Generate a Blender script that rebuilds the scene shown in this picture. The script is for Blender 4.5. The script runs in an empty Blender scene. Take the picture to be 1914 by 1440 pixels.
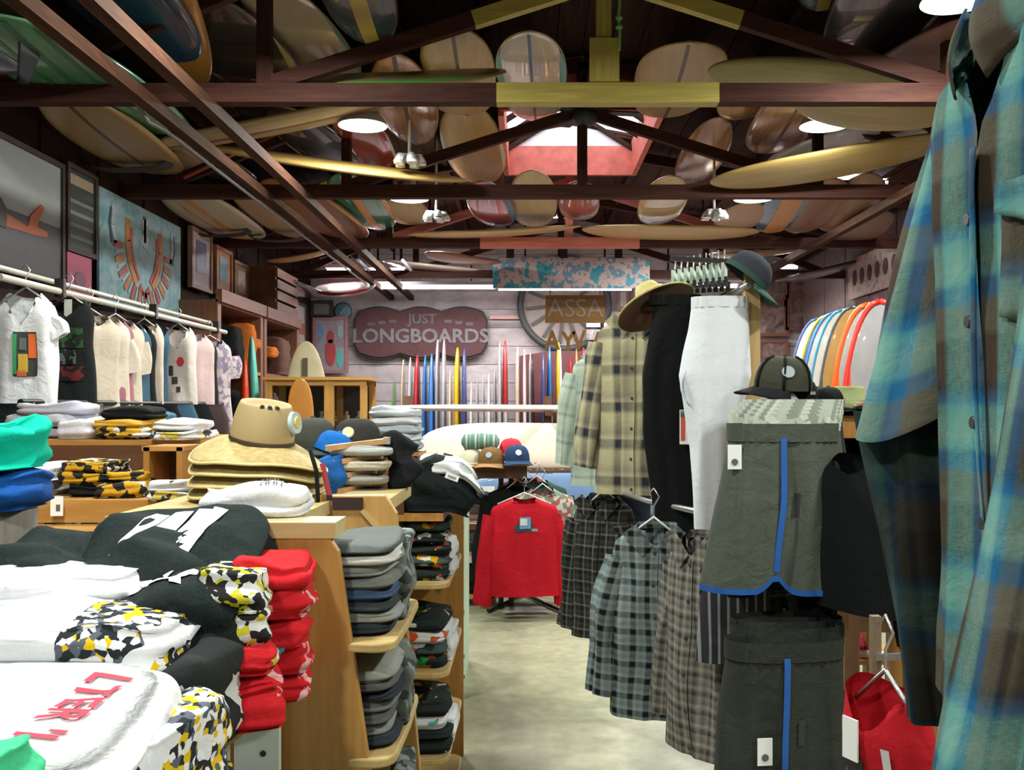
import bpy, math, random
from mathutils import Vector, Matrix, noise as mnoise
from mathutils.bvhtree import BVHTree
random.seed(7)
R = math.radians
sin, cos, pi = math.sin, math.cos, math.pi
scene = bpy.context.scene
COL = scene.collection

# ------------------------------------------------------------------ camera, world, exposure
F, CX, CY, EYE = 1800.0, 985.0, 760.0, 1.6
cam_d = bpy.data.cameras.new('camera')
cam = bpy.data.objects.new('camera', cam_d); COL.objects.link(cam)
cam.location = (0, 0, EYE); cam.rotation_euler = (R(90), 0, 0)
cam_d.sensor_width = 36.0; cam_d.lens = F / 1914.0 * 36.0
cam_d.shift_x = -(CX - 957.0) / 1914.0; cam_d.shift_y = (CY - 720.0) / 1914.0
cam_d.clip_start = 0.05; cam_d.clip_end = 100
scene.camera = cam
vs = scene.view_settings
vs.view_transform = 'Standard'; vs.look = 'None'; vs.gamma = 1.0; vs.use_curve_mapping = False
vs.exposure = 0.35
scene.display_settings.display_device = 'sRGB'
world = bpy.data.worlds.new('daylight'); scene.world = world; world.use_nodes = True
bg = world.node_tree.nodes['Background']
bg.inputs['Color'].default_value = (0.86, 0.93, 1.0, 1); bg.inputs['Strength'].default_value = 4.0

LAMP_ROWS = [(-1.16, -0.6), (2.1, -0.6), (-1.16, 2.0), (2.1, 2.0), (-1.16, 4.4), (2.1, 4.7),  # the two nearest rows are unseen, added to light the foreground
             (-1.16, 6.8), (2.1, 6.8), (-1.05, 8.6), (2.02, 8.6), (-1.16, 11.5), (2.1, 11.5)]
LAMP_Z = 3.58
LAMP_W = 62.0
TUBE_W = 10.0

def area_light(name, loc, sx, sy, watts, col, shape='DISK', parent=None, rot=(0, 0, 0)):
    l = bpy.data.lights.new(name, 'AREA'); l.shape = shape; l.size = sx
    if shape in ('RECTANGLE', 'ELLIPSE'): l.size_y = sy
    l.energy = watts; l.color = col
    o = bpy.data.objects.new(name, l); COL.objects.link(o); o.location = loc; o.rotation_euler = rot
    if parent: o.parent = parent
    return o

# ------------------------------------------------------------------ helpers
def at(px, py, d):
    return Vector(((px - CX) * d / F, d, EYE - (py - CY) * d / F))

def nz(x, y, z=0.0):
    return mnoise.noise(Vector((x, y, z)))

class MB:
    """collects geometry for one mesh"""
    def __init__(s): s.v = []; s.f = []; s.uv = []; s.mi = []; s.sm = []
    def grid(s, fn, nu, nv, mi=0, smooth=True, uvfn=None):
        b = len(s.v)
        for j in range(nv + 1):
            for i in range(nu + 1):
                p = fn(i / nu, j / nv); s.v.append((p[0], p[1], p[2]))
                s.uv.append((p[3], p[4]) if len(p) > 3 else (i / nu, j / nv))
        for j in range(nv):
            for i in range(nu):
                a = b + j * (nu + 1) + i
                s.f.append((a, a + 1, a + nu + 2, a + nu + 1)); s.mi.append(mi); s.sm.append(smooth)
        return s
    def box(s, c, size, mi=0, rot=None, taper=None):
        hx, hy, hz = size[0] / 2, size[1] / 2, size[2] / 2
        c = Vector(c)
        for ax in range(3):
            for sg in (-1, 1):
                b = len(s.v)
                q = [(-1, -1), (1, -1), (1, 1), (-1, 1)]
                if sg < 0: q = q[::-1]
                for (p, r) in q:
                    co = [0, 0, 0]; co[ax] = sg; co[(ax + 1) % 3] = p; co[(ax + 2) % 3] = r
                    v = Vector((co[0] * hx, co[1] * hy, co[2] * hz))
                    if rot is not None: v = rot @ v
                    v = v + c
                    s.v.append(tuple(v)); s.uv.append((v[(ax + 1) % 3], v[(ax + 2) % 3]))
                s.f.append((b, b + 1, b + 2, b + 3)); s.mi.append(mi); s.sm.append(False)
        return s
    def bar(s, p0, p1, w, h, mi=0, up=(0, 0, 1)):
        p0 = Vector(p0); p1 = Vector(p1); x = (p1 - p0); L = x.length; x.normalize()
        u = Vector(up)
        if abs(x.dot(u)) > .95: u = Vector((0, 1, 0))
        y = u.cross(x).normalized(); z = x.cross(y)
        m = Matrix((x, y, z)).transposed()
        return s.box((p0 + p1) / 2, (L, w, h), mi, rot=m)
    def tube(s, path, radii, n=10, mi=0, caps=True, flat=1.0):
        path = [Vector(p) for p in path]
        if not hasattr(radii, '__len__'): radii = [radii] * len(path)
        b = len(s.v); prev = None
        for k, p in enumerate(path):
            t = (path[min(k + 1, len(path) - 1)] - path[max(k - 1, 0)]).normalized()
            ref = Vector((0, 0, 1)) if abs(t.z) < .9 else Vector((0, 1, 0))
            if prev is None: y = ref.cross(t).normalized()
            else: y = (prev - t * prev.dot(t)).normalized()
            prev = y; z = t.cross(y)
            for i in range(n):
                a = 2 * pi * i / n
                s.v.append(tuple(p + (y * cos(a) + z * sin(a) * flat) * radii[k])); s.uv.append((i / n, k / len(path)))
        for k in range(len(path) - 1):
            for i in range(n):
                a = b + k * n + i; c = b + k * n + (i + 1) % n
                s.f.append((a, c, c + n, a + n)); s.mi.append(mi); s.sm.append(True)
        if caps:
            s.f.append(tuple(b + i for i in range(n))[::-1]); s.mi.append(mi); s.sm.append(False)
            e = b + (len(path) - 1) * n
            s.f.append(tuple(e + i for i in range(n))); s.mi.append(mi); s.sm.append(False)
        return s
    def lathe(s, prof, n=28, c=(0, 0, 0), mi=0, ex=1.0, ey=1.0):
        def fn(u, v):
            k = v * (len(prof) - 1); i = min(int(k), len(prof) - 2); t = k - i
            r = prof[i][0] * (1 - t) + prof[i + 1][0] * t; z = prof[i][1] * (1 - t) + prof[i + 1][1] * t
            a = 2 * pi * u
            return (c[0] + r * cos(a) * ex, c[1] + r * sin(a) * ey, c[2] + z, u, z)
        return s.grid(fn, n, len(prof) - 1, mi)
    def prism(s, pts, y0, y1, mi=0, smooth=False):
        """outline in xz, extruded along y"""
        n = len(pts); b = len(s.v)
        for y in (y0, y1):
            for (x, z) in pts: s.v.append((x, y, z)); s.uv.append((x, z))
        s.f.append(tuple(b + i for i in range(n))); s.mi.append(mi); s.sm.append(False)
        s.f.append(tuple(b + n + i for i in range(n))[::-1]); s.mi.append(mi); s.sm.append(False)
        for i in range(n):
            j = (i + 1) % n
            s.f.append((b + j, b + i, b + n + i, b + n + j)); s.mi.append(mi); s.sm.append(smooth)
        return s
    def xf(s, m):
        s.v = [tuple(m @ Vector(p)) for p in s.v]; return s
    def mesh(s, name, mats=None):
        me = bpy.data.meshes.new(name); me.from_pydata(s.v, [], s.f)
        uvl = me.uv_layers.new(name='UVMap')
        li = [0] * len(me.loops); me.loops.foreach_get('vertex_index', li)
        flat = []
        for i in li: flat.extend(s.uv[i])
        uvl.data.foreach_set('uv', flat)
        me.polygons.foreach_set('use_smooth', s.sm)
        if mats is not None:
            for m in (mats if isinstance(mats, (list, tuple)) else [mats]): me.materials.append(m)
            me.polygons.foreach_set('material_index', s.mi)
        me.update(); return me
    def build(s, name, mats, parent=None, bevel=0, solid=0, sub=0):
        o = bpy.data.objects.new(name, s.mesh(name, mats)); COL.objects.link(o)
        if parent is not None: o.parent = parent
        if sub:
            m = o.modifiers.new('sub', 'SUBSURF'); m.levels = sub; m.render_levels = sub
        if solid:
            m = o.modifiers.new('thick', 'SOLIDIFY'); m.thickness = solid; m.offset = 0
        if bevel:
            m = o.modifiers.new('edge', 'BEVEL'); m.width = bevel; m.segments = 2; m.limit_method = 'ANGLE'
        return o

USED = {}
def tag(o, label, cat, group=None, kind=None):
    if label: o['label'] = label
    if cat: o['category'] = cat
    if group: o['group'] = group
    if kind: o['kind'] = kind
    if label:
        if label in USED and not group: print('DUPLICATE LABEL', label)
        USED[label] = 1
        n = len(label.split())
        if n < 4 or n > 16: print('LABEL LENGTH', n, label)
    return o
def thing(name, label, cat, loc=(0, 0, 0), rz=0, group=None, rot=None):
    o = bpy.data.objects.new(name, None); COL.objects.link(o); o.empty_display_size = .05
    o.location = loc; o.rotation_euler = rot if rot is not None else (0, 0, rz)
    return tag(o, label, cat, group)
def struct(o):
    o['kind'] = 'structure'; return o
def dup_obj(o, parent=None):
    c = o.copy(); COL.objects.link(c)
    if parent is not None: c.parent = parent
    return c
ORD = ['topmost', 'second', 'third', 'fourth', 'fifth', 'sixth', 'seventh', 'eighth', 'ninth', 'tenth', 'eleventh',
       'twelfth', 'thirteenth', 'fourteenth', 'fifteenth', 'sixteenth', 'seventeenth', 'eighteenth', 'nineteenth', 'twentieth']
ORD1 = ['first'] + ORD[1:]

# ------------------------------------------------------------------ materials
MATS = {}
def c3(c): return (c[0], c[1], c[2], 1.0)
def hexc(h):
    h = h.lstrip('#'); r = [int(h[i:i + 2], 16) / 255 for i in (0, 2, 4)]
    return tuple(((x + .055) / 1.055) ** 2.4 if x > .04045 else x / 12.92 for x in r)
class NT:
    def __init__(s, name):
        s.m = bpy.data.materials.new(name); s.m.use_nodes = True; s.t = s.m.node_tree; s.n = s.t.nodes
        s.p = s.n['Principled BSDF']
    def new(s, t, **kw):
        n = s.n.new(t)
        for k, v in kw.items(): setattr(n, k, v)
        return n
    def link(s, a, b): s.t.links.new(a, b)
    def coord(s, which='Object', scale=(1, 1, 1), rot=(0, 0, 0)):
        tc = s.new('ShaderNodeTexCoord'); mp = s.new('ShaderNodeMapping')
        mp.inputs['Scale'].default_value = scale; mp.inputs['Rotation'].default_value = rot
        s.link(tc.outputs[which], mp.inputs['Vector']); return mp.outputs['Vector']
    def noise(s, vec, scale=5, detail=3, rough=.5, dist=0):
        n = s.new('ShaderNodeTexNoise'); n.inputs['Scale'].default_value = scale; n.inputs['Detail'].default_value = detail
        n.inputs['Roughness'].default_value = rough; n.inputs['Distortion'].default_value = dist
        if vec is not None: s.link(vec, n.inputs['Vector'])
        return n.outputs['Fac']
    def ramp(s, fac, stops, interp='LINEAR'):
        r = s.new('ShaderNodeValToRGB'); r.color_ramp.interpolation = interp
        e = r.color_ramp.elements
        while len(e) < len(stops): e.new(.5)
        for i, (p, c) in enumerate(stops): e[i].position = p; e[i].color = c3(c)
        s.link(fac, r.inputs['Fac']); return r.outputs['Color']
    def mix(s, fac, a, b, blend='MIX'):
        m = s.new('ShaderNodeMix', data_type='RGBA', blend_type=blend)
        for sock, v in ((m.inputs[0], fac), (m.inputs[6], a), (m.inputs[7], b)):
            if isinstance(v, (int, float)): sock.default_value = v
            elif isinstance(v, tuple): sock.default_value = c3(v)
            else: s.link(v, sock)
        return m.outputs[2]
    def math(s, op, a, b=None):
        m = s.new('ShaderNodeMath', operation=op)
        for i, v in enumerate((a, b)):
            if v is None: continue
            if isinstance(v, (int, float)): m.inputs[i].default_value = v
            else: s.link(v, m.inputs[i])
        return m.outputs[0]
    def bump(s, h, strength=.3, dist=.01):
        b = s.new('ShaderNodeBump'); b.inputs['Strength'].default_value = strength; b.inputs['Distance'].default_value = dist
        s.link(h, b.inputs['Height']); s.link(b.outputs['Normal'], s.p.inputs['Normal'])
    def out(s, col=None, rough=.6, **kw):
        if col is not None:
            if isinstance(col, tuple): s.p.inputs['Base Color'].default_value = c3(col)
            else: s.link(col, s.p.inputs['Base Color'])
        s.p.inputs['Roughness'].default_value = rough
        for k, v in kw.items(): s.p.inputs[k].default_value = v
        return s.m

def cached(f):
    def g(*a, **k):
        key = (f.__name__, repr(a), repr(k))
        if key not in MATS: MATS[key] = f(*a, **k)
        return MATS[key]
    return g
@cached
def plain(col, rough=.5, metal=0.0, var=.08, name='paint', coat=0.0):
    t = NT(name); v = t.coord('Object')
    n = t.noise(v, 9, 3)
    d = tuple(max(0, x * (1 - var)) for x in col); l = tuple(min(1, x * (1 + var)) for x in col)
    return t.out(t.ramp(n, [(.3, d), (.7, l)]), rough, Metallic=metal, **{'Coat Weight': coat})
@cached
def cloth(col, var=.10, wrinkle=.35, rough=.9, scale=14.0):
    t = NT('cloth'); v = t.coord('Object')
    n = t.noise(v, 220, 2); n2 = t.noise(v, scale, 4, .55, .6)
    d = tuple(x * (1 - var) for x in col); l = tuple(min(1, x * (1 + var)) for x in col)
    t.bump(t.math('ADD', n2, t.math('MULTIPLY', n, .05)), wrinkle, .02)
    return t.out(t.ramp(n, [(.3, d), (.7, l)]), rough, **{'Specular IOR Level': .15})
@cached
def wood(c1, c2, axis='x', scale=1.0, rough=.45, name='wood', knots=False):
    t = NT(name); sc = [14 * scale] * 3; sc['xyz'.index(axis)] = 1.1 * scale
    v = t.coord('Object', tuple(sc))
    n = t.noise(v, 1.2, 5, .6, 1.2); n2 = t.noise(v, 7, 3)
    f = t.math('ADD', t.math('MULTIPLY', n, .75), t.math('MULTIPLY', n2, .25))
    col = t.ramp(f, [(.3, c1), (.52, tuple((a + b) / 2 for a, b in zip(c1, c2))), (.68, c2)])
    if knots:
        vo = t.new('ShaderNodeTexVoronoi'); vo.inputs['Scale'].default_value = 4.5
        t.link(t.coord('Object', tuple(1.0 if a != axis else .55 for a in 'xyz')), vo.inputs['Vector'])
        k = t.ramp(vo.outputs['Distance'], [(.06, (1, 1, 1)), (.12, (0, 0, 0))])
        col = t.mix(k, col, tuple(x * .35 for x in c1))
    t.bump(f, .12, .01)
    return t.out(col, rough, **({'Specular IOR Level': .12} if max(c2) < .12 else {}))
@cached
def plaid(warp, weft, su, sv, rot=0.0, thread=.12, dark=.0):
    """woven check: warp and weft are lists of (position, colour) on a repeating 0..1 stripe"""
    t = NT('plaid_cloth'); tc = t.new('ShaderNodeTexCoord'); sp = t.new('ShaderNodeSeparateXYZ')
    mp = t.new('ShaderNodeMapping'); mp.inputs['Rotation'].default_value = (0, 0, rot)
    t.link(tc.outputs['UV'], mp.inputs['Vector']); t.link(mp.outputs['Vector'], sp.inputs['Vector'])
    a = t.ramp(t.math('FRACT', t.math('MULTIPLY', sp.outputs['X'], su)), warp)
    b = t.ramp(t.math('FRACT', t.math('MULTIPLY', sp.outputs['Y'], sv)), weft)
    v = t.coord('UV', (900, 60, 1)); n = t.noise(v, 1, 2); v2 = t.coord('UV', (60, 900, 1)); n2 = t.noise(v2, 1, 2)
    o = t.coord('Object'); w = t.noise(o, 16, 4, .55, .5)
    mixf = t.math('ADD', t.math('MULTIPLY', t.math('SUBTRACT', n, n2), .8), .5)
    col = t.mix(mixf, a, b)
    t.bump(w, .3, .02)
    return t.out(col, .92, **{'Specular IOR Level': .15})
@cached
def printed(base, cols, scale=30.0, cut=.5, mscale=6.0, seed=0.0, coord='Object', region=None):
    """cloth with an irregular many-coloured screen print; region=(u0,u1,v0,v1) in metres limits it"""
    t = NT('printed_cloth'); v = t.coord(coord); 
    mp = t.new('ShaderNodeVectorMath', operation='ADD'); mp.inputs[1].default_value = (seed, seed * .7, seed * .3)
    t.link(v, mp.inputs[0]); vv = mp.outputs[0]
    wn = t.new('ShaderNodeTexNoise'); wn.inputs['Scale'].default_value = scale * .8; t.link(vv, wn.inputs['Vector'])
    dv = t.new('ShaderNodeVectorMath', operation='MULTIPLY_ADD'); t.link(wn.outputs['Color'], dv.inputs[0])
    dv.inputs[1].default_value = (.9 / scale,) * 3; t.link(vv, dv.inputs[2])
    vo = t.new('ShaderNodeTexVoronoi'); vo.inputs['Scale'].default_value = scale; t.link(dv.outputs[0], vo.inputs['Vector'])
    sp = t.new('ShaderNodeSeparateColor'); t.link(vo.outputs['Color'], sp.inputs[0])
    k = len(cols)
    pc = t.ramp(sp.outputs[0], [(i / k, c) for i, c in enumerate(cols)], 'CONSTANT')
    m = t.noise(vv, mscale, 2)
    mask = t.math('GREATER_THAN', m, cut)
    if region:
        s2 = t.new('ShaderNodeSeparateXYZ'); t.link(t.coord('UV'), s2.inputs[0])
        for sock, lo, hi in (('X', region[0], region[1]), ('Y', region[2], region[3])):
            mask = t.math('MULTIPLY', mask, t.math('MULTIPLY', t.math('GREATER_THAN', s2.outputs[sock], lo), t.math('LESS_THAN', s2.outputs[sock], hi)))
    w = t.noise(t.coord('Object'), 14, 4, .55, .6); t.bump(w, .35, .02)
    return t.out(t.mix(mask, base, pc), .88, **{'Specular IOR Level': .15})
@cached
def stripes(stops, coord='UV', axis='X', freq=1.0, rough=.4, coat=0.0, name='striped', off=0.0, interp='CONSTANT', var=0.0):
    t = NT(name); tc = t.new('ShaderNodeTexCoord'); sp = t.new('ShaderNodeSeparateXYZ'); t.link(tc.outputs[coord], sp.inputs[0])
    f = t.math('FRACT', t.math('ADD', t.math('MULTIPLY', sp.outputs[axis], freq), off))
    col = t.ramp(f, stops, interp)
    n = t.noise(t.coord('Object', (3, 3, 3)), 4, 4)
    col = t.mix(.35, col, t.ramp(n, [(.3, (.6, .6, .6)), (.7, (1, 1, 1))]), 'MULTIPLY')
    return t.out(col, rough, **{'Coat Weight': coat})
@cached
def emit(col, strength):
    t = NT('lit'); t.p.inputs['Emission Color'].default_value = c3(col); t.p.inputs['Emission Strength'].default_value = strength
    return t.out(col, .5)
@cached
def blotch(cols, scale=4.0, rough=.6, seed=0.0, dist=1.0, name='painted', interp='LINEAR', coord='Object'):
    t = NT(name); v = t.coord(coord)
    mp = t.new('ShaderNodeVectorMath', operation='ADD'); mp.inputs[1].default_value = (seed, seed, seed); t.link(v, mp.inputs[0])
    n = t.noise(mp.outputs[0], scale, 4, .6, dist)
    k = len(cols)
    return t.out(t.ramp(n, [(.25 + .5 * i / max(1, k - 1), c) for i, c in enumerate(cols)], interp), rough)

WHITE = cloth((.70, .71, .73), .03, .45)
OFFW = cloth((.62, .60, .55), .05)
BLACK = cloth((.006, .008, .008), .3)
BLK2 = cloth((.011, .013, .013), .3)
GREENBLK = cloth((.011, .018, .017), .3)
TAGW = plain((.8, .82, .82), .5, name='card', var=.02)
STEEL = plain((.55, .56, .56), .3, .8, name='steel')
DKMETAL = plain((.03, .03, .03), .4, .5, name='dark_metal')
DARKWOOD = wood((.022, .009, .006), (.055, .024, .015), 'x', 1.0, .75, 'dark_wood')
DARKWOODY = wood((.022, .009, .006), (.055, .024, .015), 'y', 1.0, .75, 'dark_wood')
DARKWOODZ = wood((.018, .009, .007), (.045, .022, .015), 'z', 1.0, .75, 'dark_wood')
PINEX = wood((.32, .145, .03), (.50, .27, .075), 'x', .8, .4, 'pine', True)
PINEY = wood((.32, .145, .03), (.50, .27, .075), 'y', .8, .4, 'pine', True)
PINEZ = wood((.27, .115, .022), (.44, .22, .055), 'z', .8, .4, 'pine', True)
BROWNZ = wood((.07, .027, .01), (.13, .055, .02), 'z', 1, .5, 'brown_wood')
BROWNX = wood((.07, .027, .01), (.13, .055, .02), 'x', 1, .5, 'brown_wood')
BROWNY = wood((.07, .027, .01), (.13, .055, .02), 'y', 1, .5, 'brown_wood')
# ------------------------------------------------------------------ the setting
XL, XR, YB, YN = -3.3, 4.2, 14.7, -3.2
RX, RZ, EZ = .45, 4.45, 3.80
def roof_z(x): return RZ - abs(x - RX) * (RZ - EZ) / 3.75
def build_setting():
    t = NT('concrete'); v = t.coord('Object')
    n = t.noise(v, 1.1, 5, .6, .8); n2 = t.noise(v, 14, 4)
    col = t.ramp(t.math('ADD', t.math('MULTIPLY', n, .7), t.math('MULTIPLY', n2, .3)),
                 [(.32, (.16, .175, .105)), (.5, (.27, .27, .175)), (.66, (.40, .375, .26))])
    t.bump(n2, .1, .01); conc = t.out(col, .42)
    fl = struct(MB().box((.45, 2.45, -.05), (7.6, 11.4, .1)).build('floor', conc))
    pink = plain((.33, .24, .24), .5, name='painted_concrete', var=.12)  # rear floor in a pinker tone
    st = MB().box((.45, 11.45, -.05), (7.6, 6.6, .1)).build('floor_back_area', pink, fl)
    # left wall: dark vertical boards
    wl = struct(MB().box((XL - .06, 5.75, 1.95), (.06, 18, 4.0)).build('wall_left', plain((.03, .018, .014), .7)))
    me = MB().box((0, 0, .2), (.03, .29, 3.9)).mesh('wall_board', [DARKWOODZ])
    for i in range(61):
        o = bpy.data.objects.new('board', me); COL.objects.link(o); o.parent = wl
        o.location = (XL - .015 - .006 * (i % 3), YN + .15 + i * .295, 1.75)
    # back wall: pale painted horizontal boards
    t = NT('old_white_paint'); v = t.coord('Object', (1, 1, 2))
    n = t.noise(v, 2.2, 5, .65, .5)
    pale = t.out(t.ramp(n, [(.3, (.22, .195, .195)), (.5, (.33, .30, .30)), (.7, (.42, .385, .385))]), .7)
    wb = struct(MB().box((.45, YB + .06, 2.1), (7.6, .06, 4.4)).build('wall_back', plain((.3, .26, .26), .8)))
    me = MB().box((0, 0, 0), (7.5, .03, .272)).mesh('wall_board_back', [pale])
    for i in range(16):
        o = bpy.data.objects.new('board', me); COL.objects.link(o); o.parent = wb
        o.location = (.45, YB + .015 + .005 * (i % 2), .14 + i * .28)
    wr = struct(MB().box((XR + .06, 5.75, 1.95), (.06, 18, 4.0)).build('wall_right', plain((.03, .018, .014), .7)))
    me = MB().box((0, 0, .2), (.03, .29, 3.9)).mesh('wall_board_right', [plain((.20, .15, .14), .7, var=.15)])
    for i in range(61):
        o = bpy.data.objects.new('board', me); COL.objects.link(o); o.parent = wr
        o.location = (XR + .015 + .006 * (i % 3), YN + .15 + i * .295, 1.75)
    struct(MB().box((.45, YN - .05, 2.1), (7.6, .06, 4.4)).build('wall_front', plain((.35, .33, .31), .8)))
    # roof deck of brown boards, open at the skylight
    ce = struct(MB().box((.45, 5.75, RZ + .19), (.1, 18, .05)).build('ceiling', DARKWOODY))
    ce.location = (0, 0, 0)
    bm = MB()
    for sgn in (-1, 1):
        L = 3.12; x0 = RX + sgn * .66; x1 = RX + sgn * 3.9
        bm.bar((x0, 5.75, roof_z(x0) + .09), (x1, 5.75, roof_z(x1) + .09), 18.2, .03)
    for (y0, y1) in ((YN, 8.0), (10.02, YB)):
        for sgn in (-1, 1):
            bm.bar((RX, (y0 + y1) / 2, RZ + .09), (RX + sgn * .66, (y0 + y1) / 2, roof_z(RX + .66) + .09), y1 - y0, .03)
    roofmat = wood((.026, .011, .008), (.07, .03, .02), 'y', 1, .75, 'roof_wood')
    bm.build('roof_backing', roofmat, ce)
    ang = math.atan((RZ - EZ) / 3.75)
    meL = MB().box((0, 0, 0), (.212, 18, .025)).mesh('roof_board', [roofmat])
    meA = MB().box((0, 0, 0), (.212, 11.2, .025)).mesh('roof_board_short', [roofmat])
    meB = MB().box((0, 0, 0), (.212, 4.66, .025)).mesh('roof_board_end', [roofmat])
    pur = MB().box((0, 0, 0), (.05, 17.9, .1)).mesh('purlin', [DARKWOODY])
    for sgn in (-1, 1):
        for i in range(18):
            x = RX + sgn * (.11 + i * .216)
            for me, y in ([(meL, 5.75)] if i > 2 else [(meA, 2.4), (meB, 12.36)]):
                o = bpy.data.objects.new('roof_board', me); COL.objects.link(o); o.parent = ce
                o.location = (x, y, roof_z(x) + .06 - .004 * (i % 2)); o.rotation_euler = (0, sgn * ang, 0)
        for i in range(6):
            x = RX + sgn * (.74 + i * .58)
            o = bpy.data.objects.new('purlin', pur); COL.objects.link(o); o.parent = ce
            o.location = (x, 5.75, roof_z(x) - .012)
    # skylight lantern on the ridge
    PINK = plain((.66, .17, .13), .6, name='pink_paint', var=.2)
    WHT = plain((.75, .74, .78), .6, name='white_paint')
    sk = struct(MB().box((RX, 10.04, 4.16), (1.34, .05, .30)).build('window_1', PINK))
    for sgn in (-1, 1):
        MB().box((RX + sgn * .665, 9.02, 4.19), (.05, 2.06, .36)).build('window_rim', PINK, sk, bevel=.006)
    MB().box((RX, 7.98, 4.2), (1.34, .05, .30)).build('window_rim', PINK, sk, bevel=.006)
    MB().prism([(RX - .66, 4.26), (RX + .66, 4.26), (RX, 4.68)], 10.02, 10.06).build('window_gable', WHT, sk)
    MB().prism([(RX - .66, 4.26), (RX + .66, 4.26), (RX, 4.68)], 7.96, 8.0).build('window_gable', WHT, sk)
    gl = NT('glass'); gl.p.inputs['Transmission Weight'].default_value = 1.0; gl.p.inputs['IOR'].default_value = 1.02
    GL = gl.out((.97, .98, 1.0), .02)
    for sgn in (-1, 1):
        a = math.atan2(.42, .66)
        for k in range(4):
            y = 8.26 + k * .5
            o = MB().bar((RX + sgn * .66, y, 4.27), (RX, y, 4.69), .46, .008).build('pane', GL, sk)
        for k in range(5):
            y = 8.0 + k * .505
            MB().bar((RX + sgn * .68, y, 4.26), (RX, y, 4.69), .045, .05).build('mullion', DARKWOODX if False else DARKWOOD, sk)
    MB().box((RX, 9.02, 4.70), (.07, 2.1, .06)).build('ridge_bar', DARKWOODY, sk)
build_setting()

def build_trusses():
    YEL = wood((.30, .24, .04), (.52, .42, .10), 'x', 1, .55, 'yellow_painted_wood')  # skylight falling on the nearest truss, put into the wood as yellow
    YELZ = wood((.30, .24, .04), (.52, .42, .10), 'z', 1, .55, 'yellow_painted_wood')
    REDX = wood((.40, .09, .06), (.62, .20, .14), 'x', 1, .55, 'red_painted_wood')  # skylight falling on the third truss, put into the wood as red
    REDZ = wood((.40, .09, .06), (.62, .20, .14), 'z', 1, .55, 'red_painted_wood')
    redw = wood((.028, .010, .008), (.075, .028, .020), 'x', 1, .7, 'truss_wood')
    redz = wood((.028, .010, .008), (.075, .028, .020), 'z', 1, .7, 'truss_wood')
    labs = ['nearest dark roof truss, its middle painted yellow', 'second roof truss from the front, plain dark wood crossing under the skylight',
            'third roof truss from the front, its middle painted red', 'farthest dark roof truss above the blue and white mural']
    for i, y in enumerate((5.4, 7.85, 10.3, 12.75)):
        t = thing('roof_truss', labs[i], 'truss', (RX, y, 3.295), group='roof trusses')
        zb = .0525
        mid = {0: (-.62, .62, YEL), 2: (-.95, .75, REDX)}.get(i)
        MB().box((0, 0, zb), (7.5, .09, .105)).build('tie_beam', redw, t, bevel=.005)
        if mid:
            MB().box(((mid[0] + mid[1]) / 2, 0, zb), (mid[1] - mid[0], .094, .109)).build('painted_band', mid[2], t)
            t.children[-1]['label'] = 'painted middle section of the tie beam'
        kx = 0 if i != 0 else -.02
        top = RZ - 3.295 - .06
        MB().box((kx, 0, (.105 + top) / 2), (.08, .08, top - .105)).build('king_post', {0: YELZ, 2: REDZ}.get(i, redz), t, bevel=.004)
        if i == 0:
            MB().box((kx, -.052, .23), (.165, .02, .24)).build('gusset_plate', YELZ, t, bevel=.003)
        for s in (-1, 1):
            qx = s * 1.92; qt = roof_z(RX + qx) - 3.295 - .06
            MB().box((qx, 0, (.105 + qt) / 2), (.075, .075, qt - .105)).build('queen_post', redz, t, bevel=.004)
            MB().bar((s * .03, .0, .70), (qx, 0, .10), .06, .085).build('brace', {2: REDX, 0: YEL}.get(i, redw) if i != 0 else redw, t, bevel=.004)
            if i == 0:
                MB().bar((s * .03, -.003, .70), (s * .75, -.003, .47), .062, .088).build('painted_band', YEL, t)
            MB().bar((qx, 0, qt - .06), (s * 3.45, 0, .09), .06, .085).build('brace', redw, t, bevel=.004)
            MB().bar((0, 0, top + .0), (s * 3.72, 0, roof_z(RX + s * 3.72) - 3.295 - .06), .08, .10).build('top_chord', redw, t, bevel=.004)
    run = wood((.028, .012, .008), (.085, .038, .022), 'y', 1, .8, 'runner_wood')
    for x, lab in ((-1.76, 'long brown ceiling runner beam, right one of the left pair'),
                   (-2.06, 'long dark ceiling runner beam carrying a grey conduit'),
                   (2.95, 'long dark ceiling runner beam on the right under the trusses')):
        o = MB().box((0, 0, 0), (.07, 11.6, .07)).build('runner_beam', run, bevel=.005); o.location = (x, 8.9, 3.255)
        tag(o, lab, 'beam', 'ceiling runner beams')
    p = [(-2.13, 3.1, 3.27), (-2.13, 5.2, 3.27), (-2.09, 5.32, 3.17), (-2.06, 5.5, 3.17), (-2.06, 12.4, 3.17)]
    tag(MB().tube(p, .011, 8).build('conduit', plain((.12, .12, .12), .6, name='conduit_metal')), 'thin grey metal conduit running along the left runner beam', 'pipe')
    for x0, lab in ((-2.1, 'left slanting white pole under the far ceiling at left'), (-1.55, 'right slanting white pole under the far ceiling at left')):
        o = MB().tube([(x0, 12.0, 3.42), (x0 + .04, 14.2, 3.36)], .022, 8).build('pole', plain((.5, .46, .5), .5)); tag(o, lab, 'pole', 'slanting poles')
build_trusses()

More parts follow.
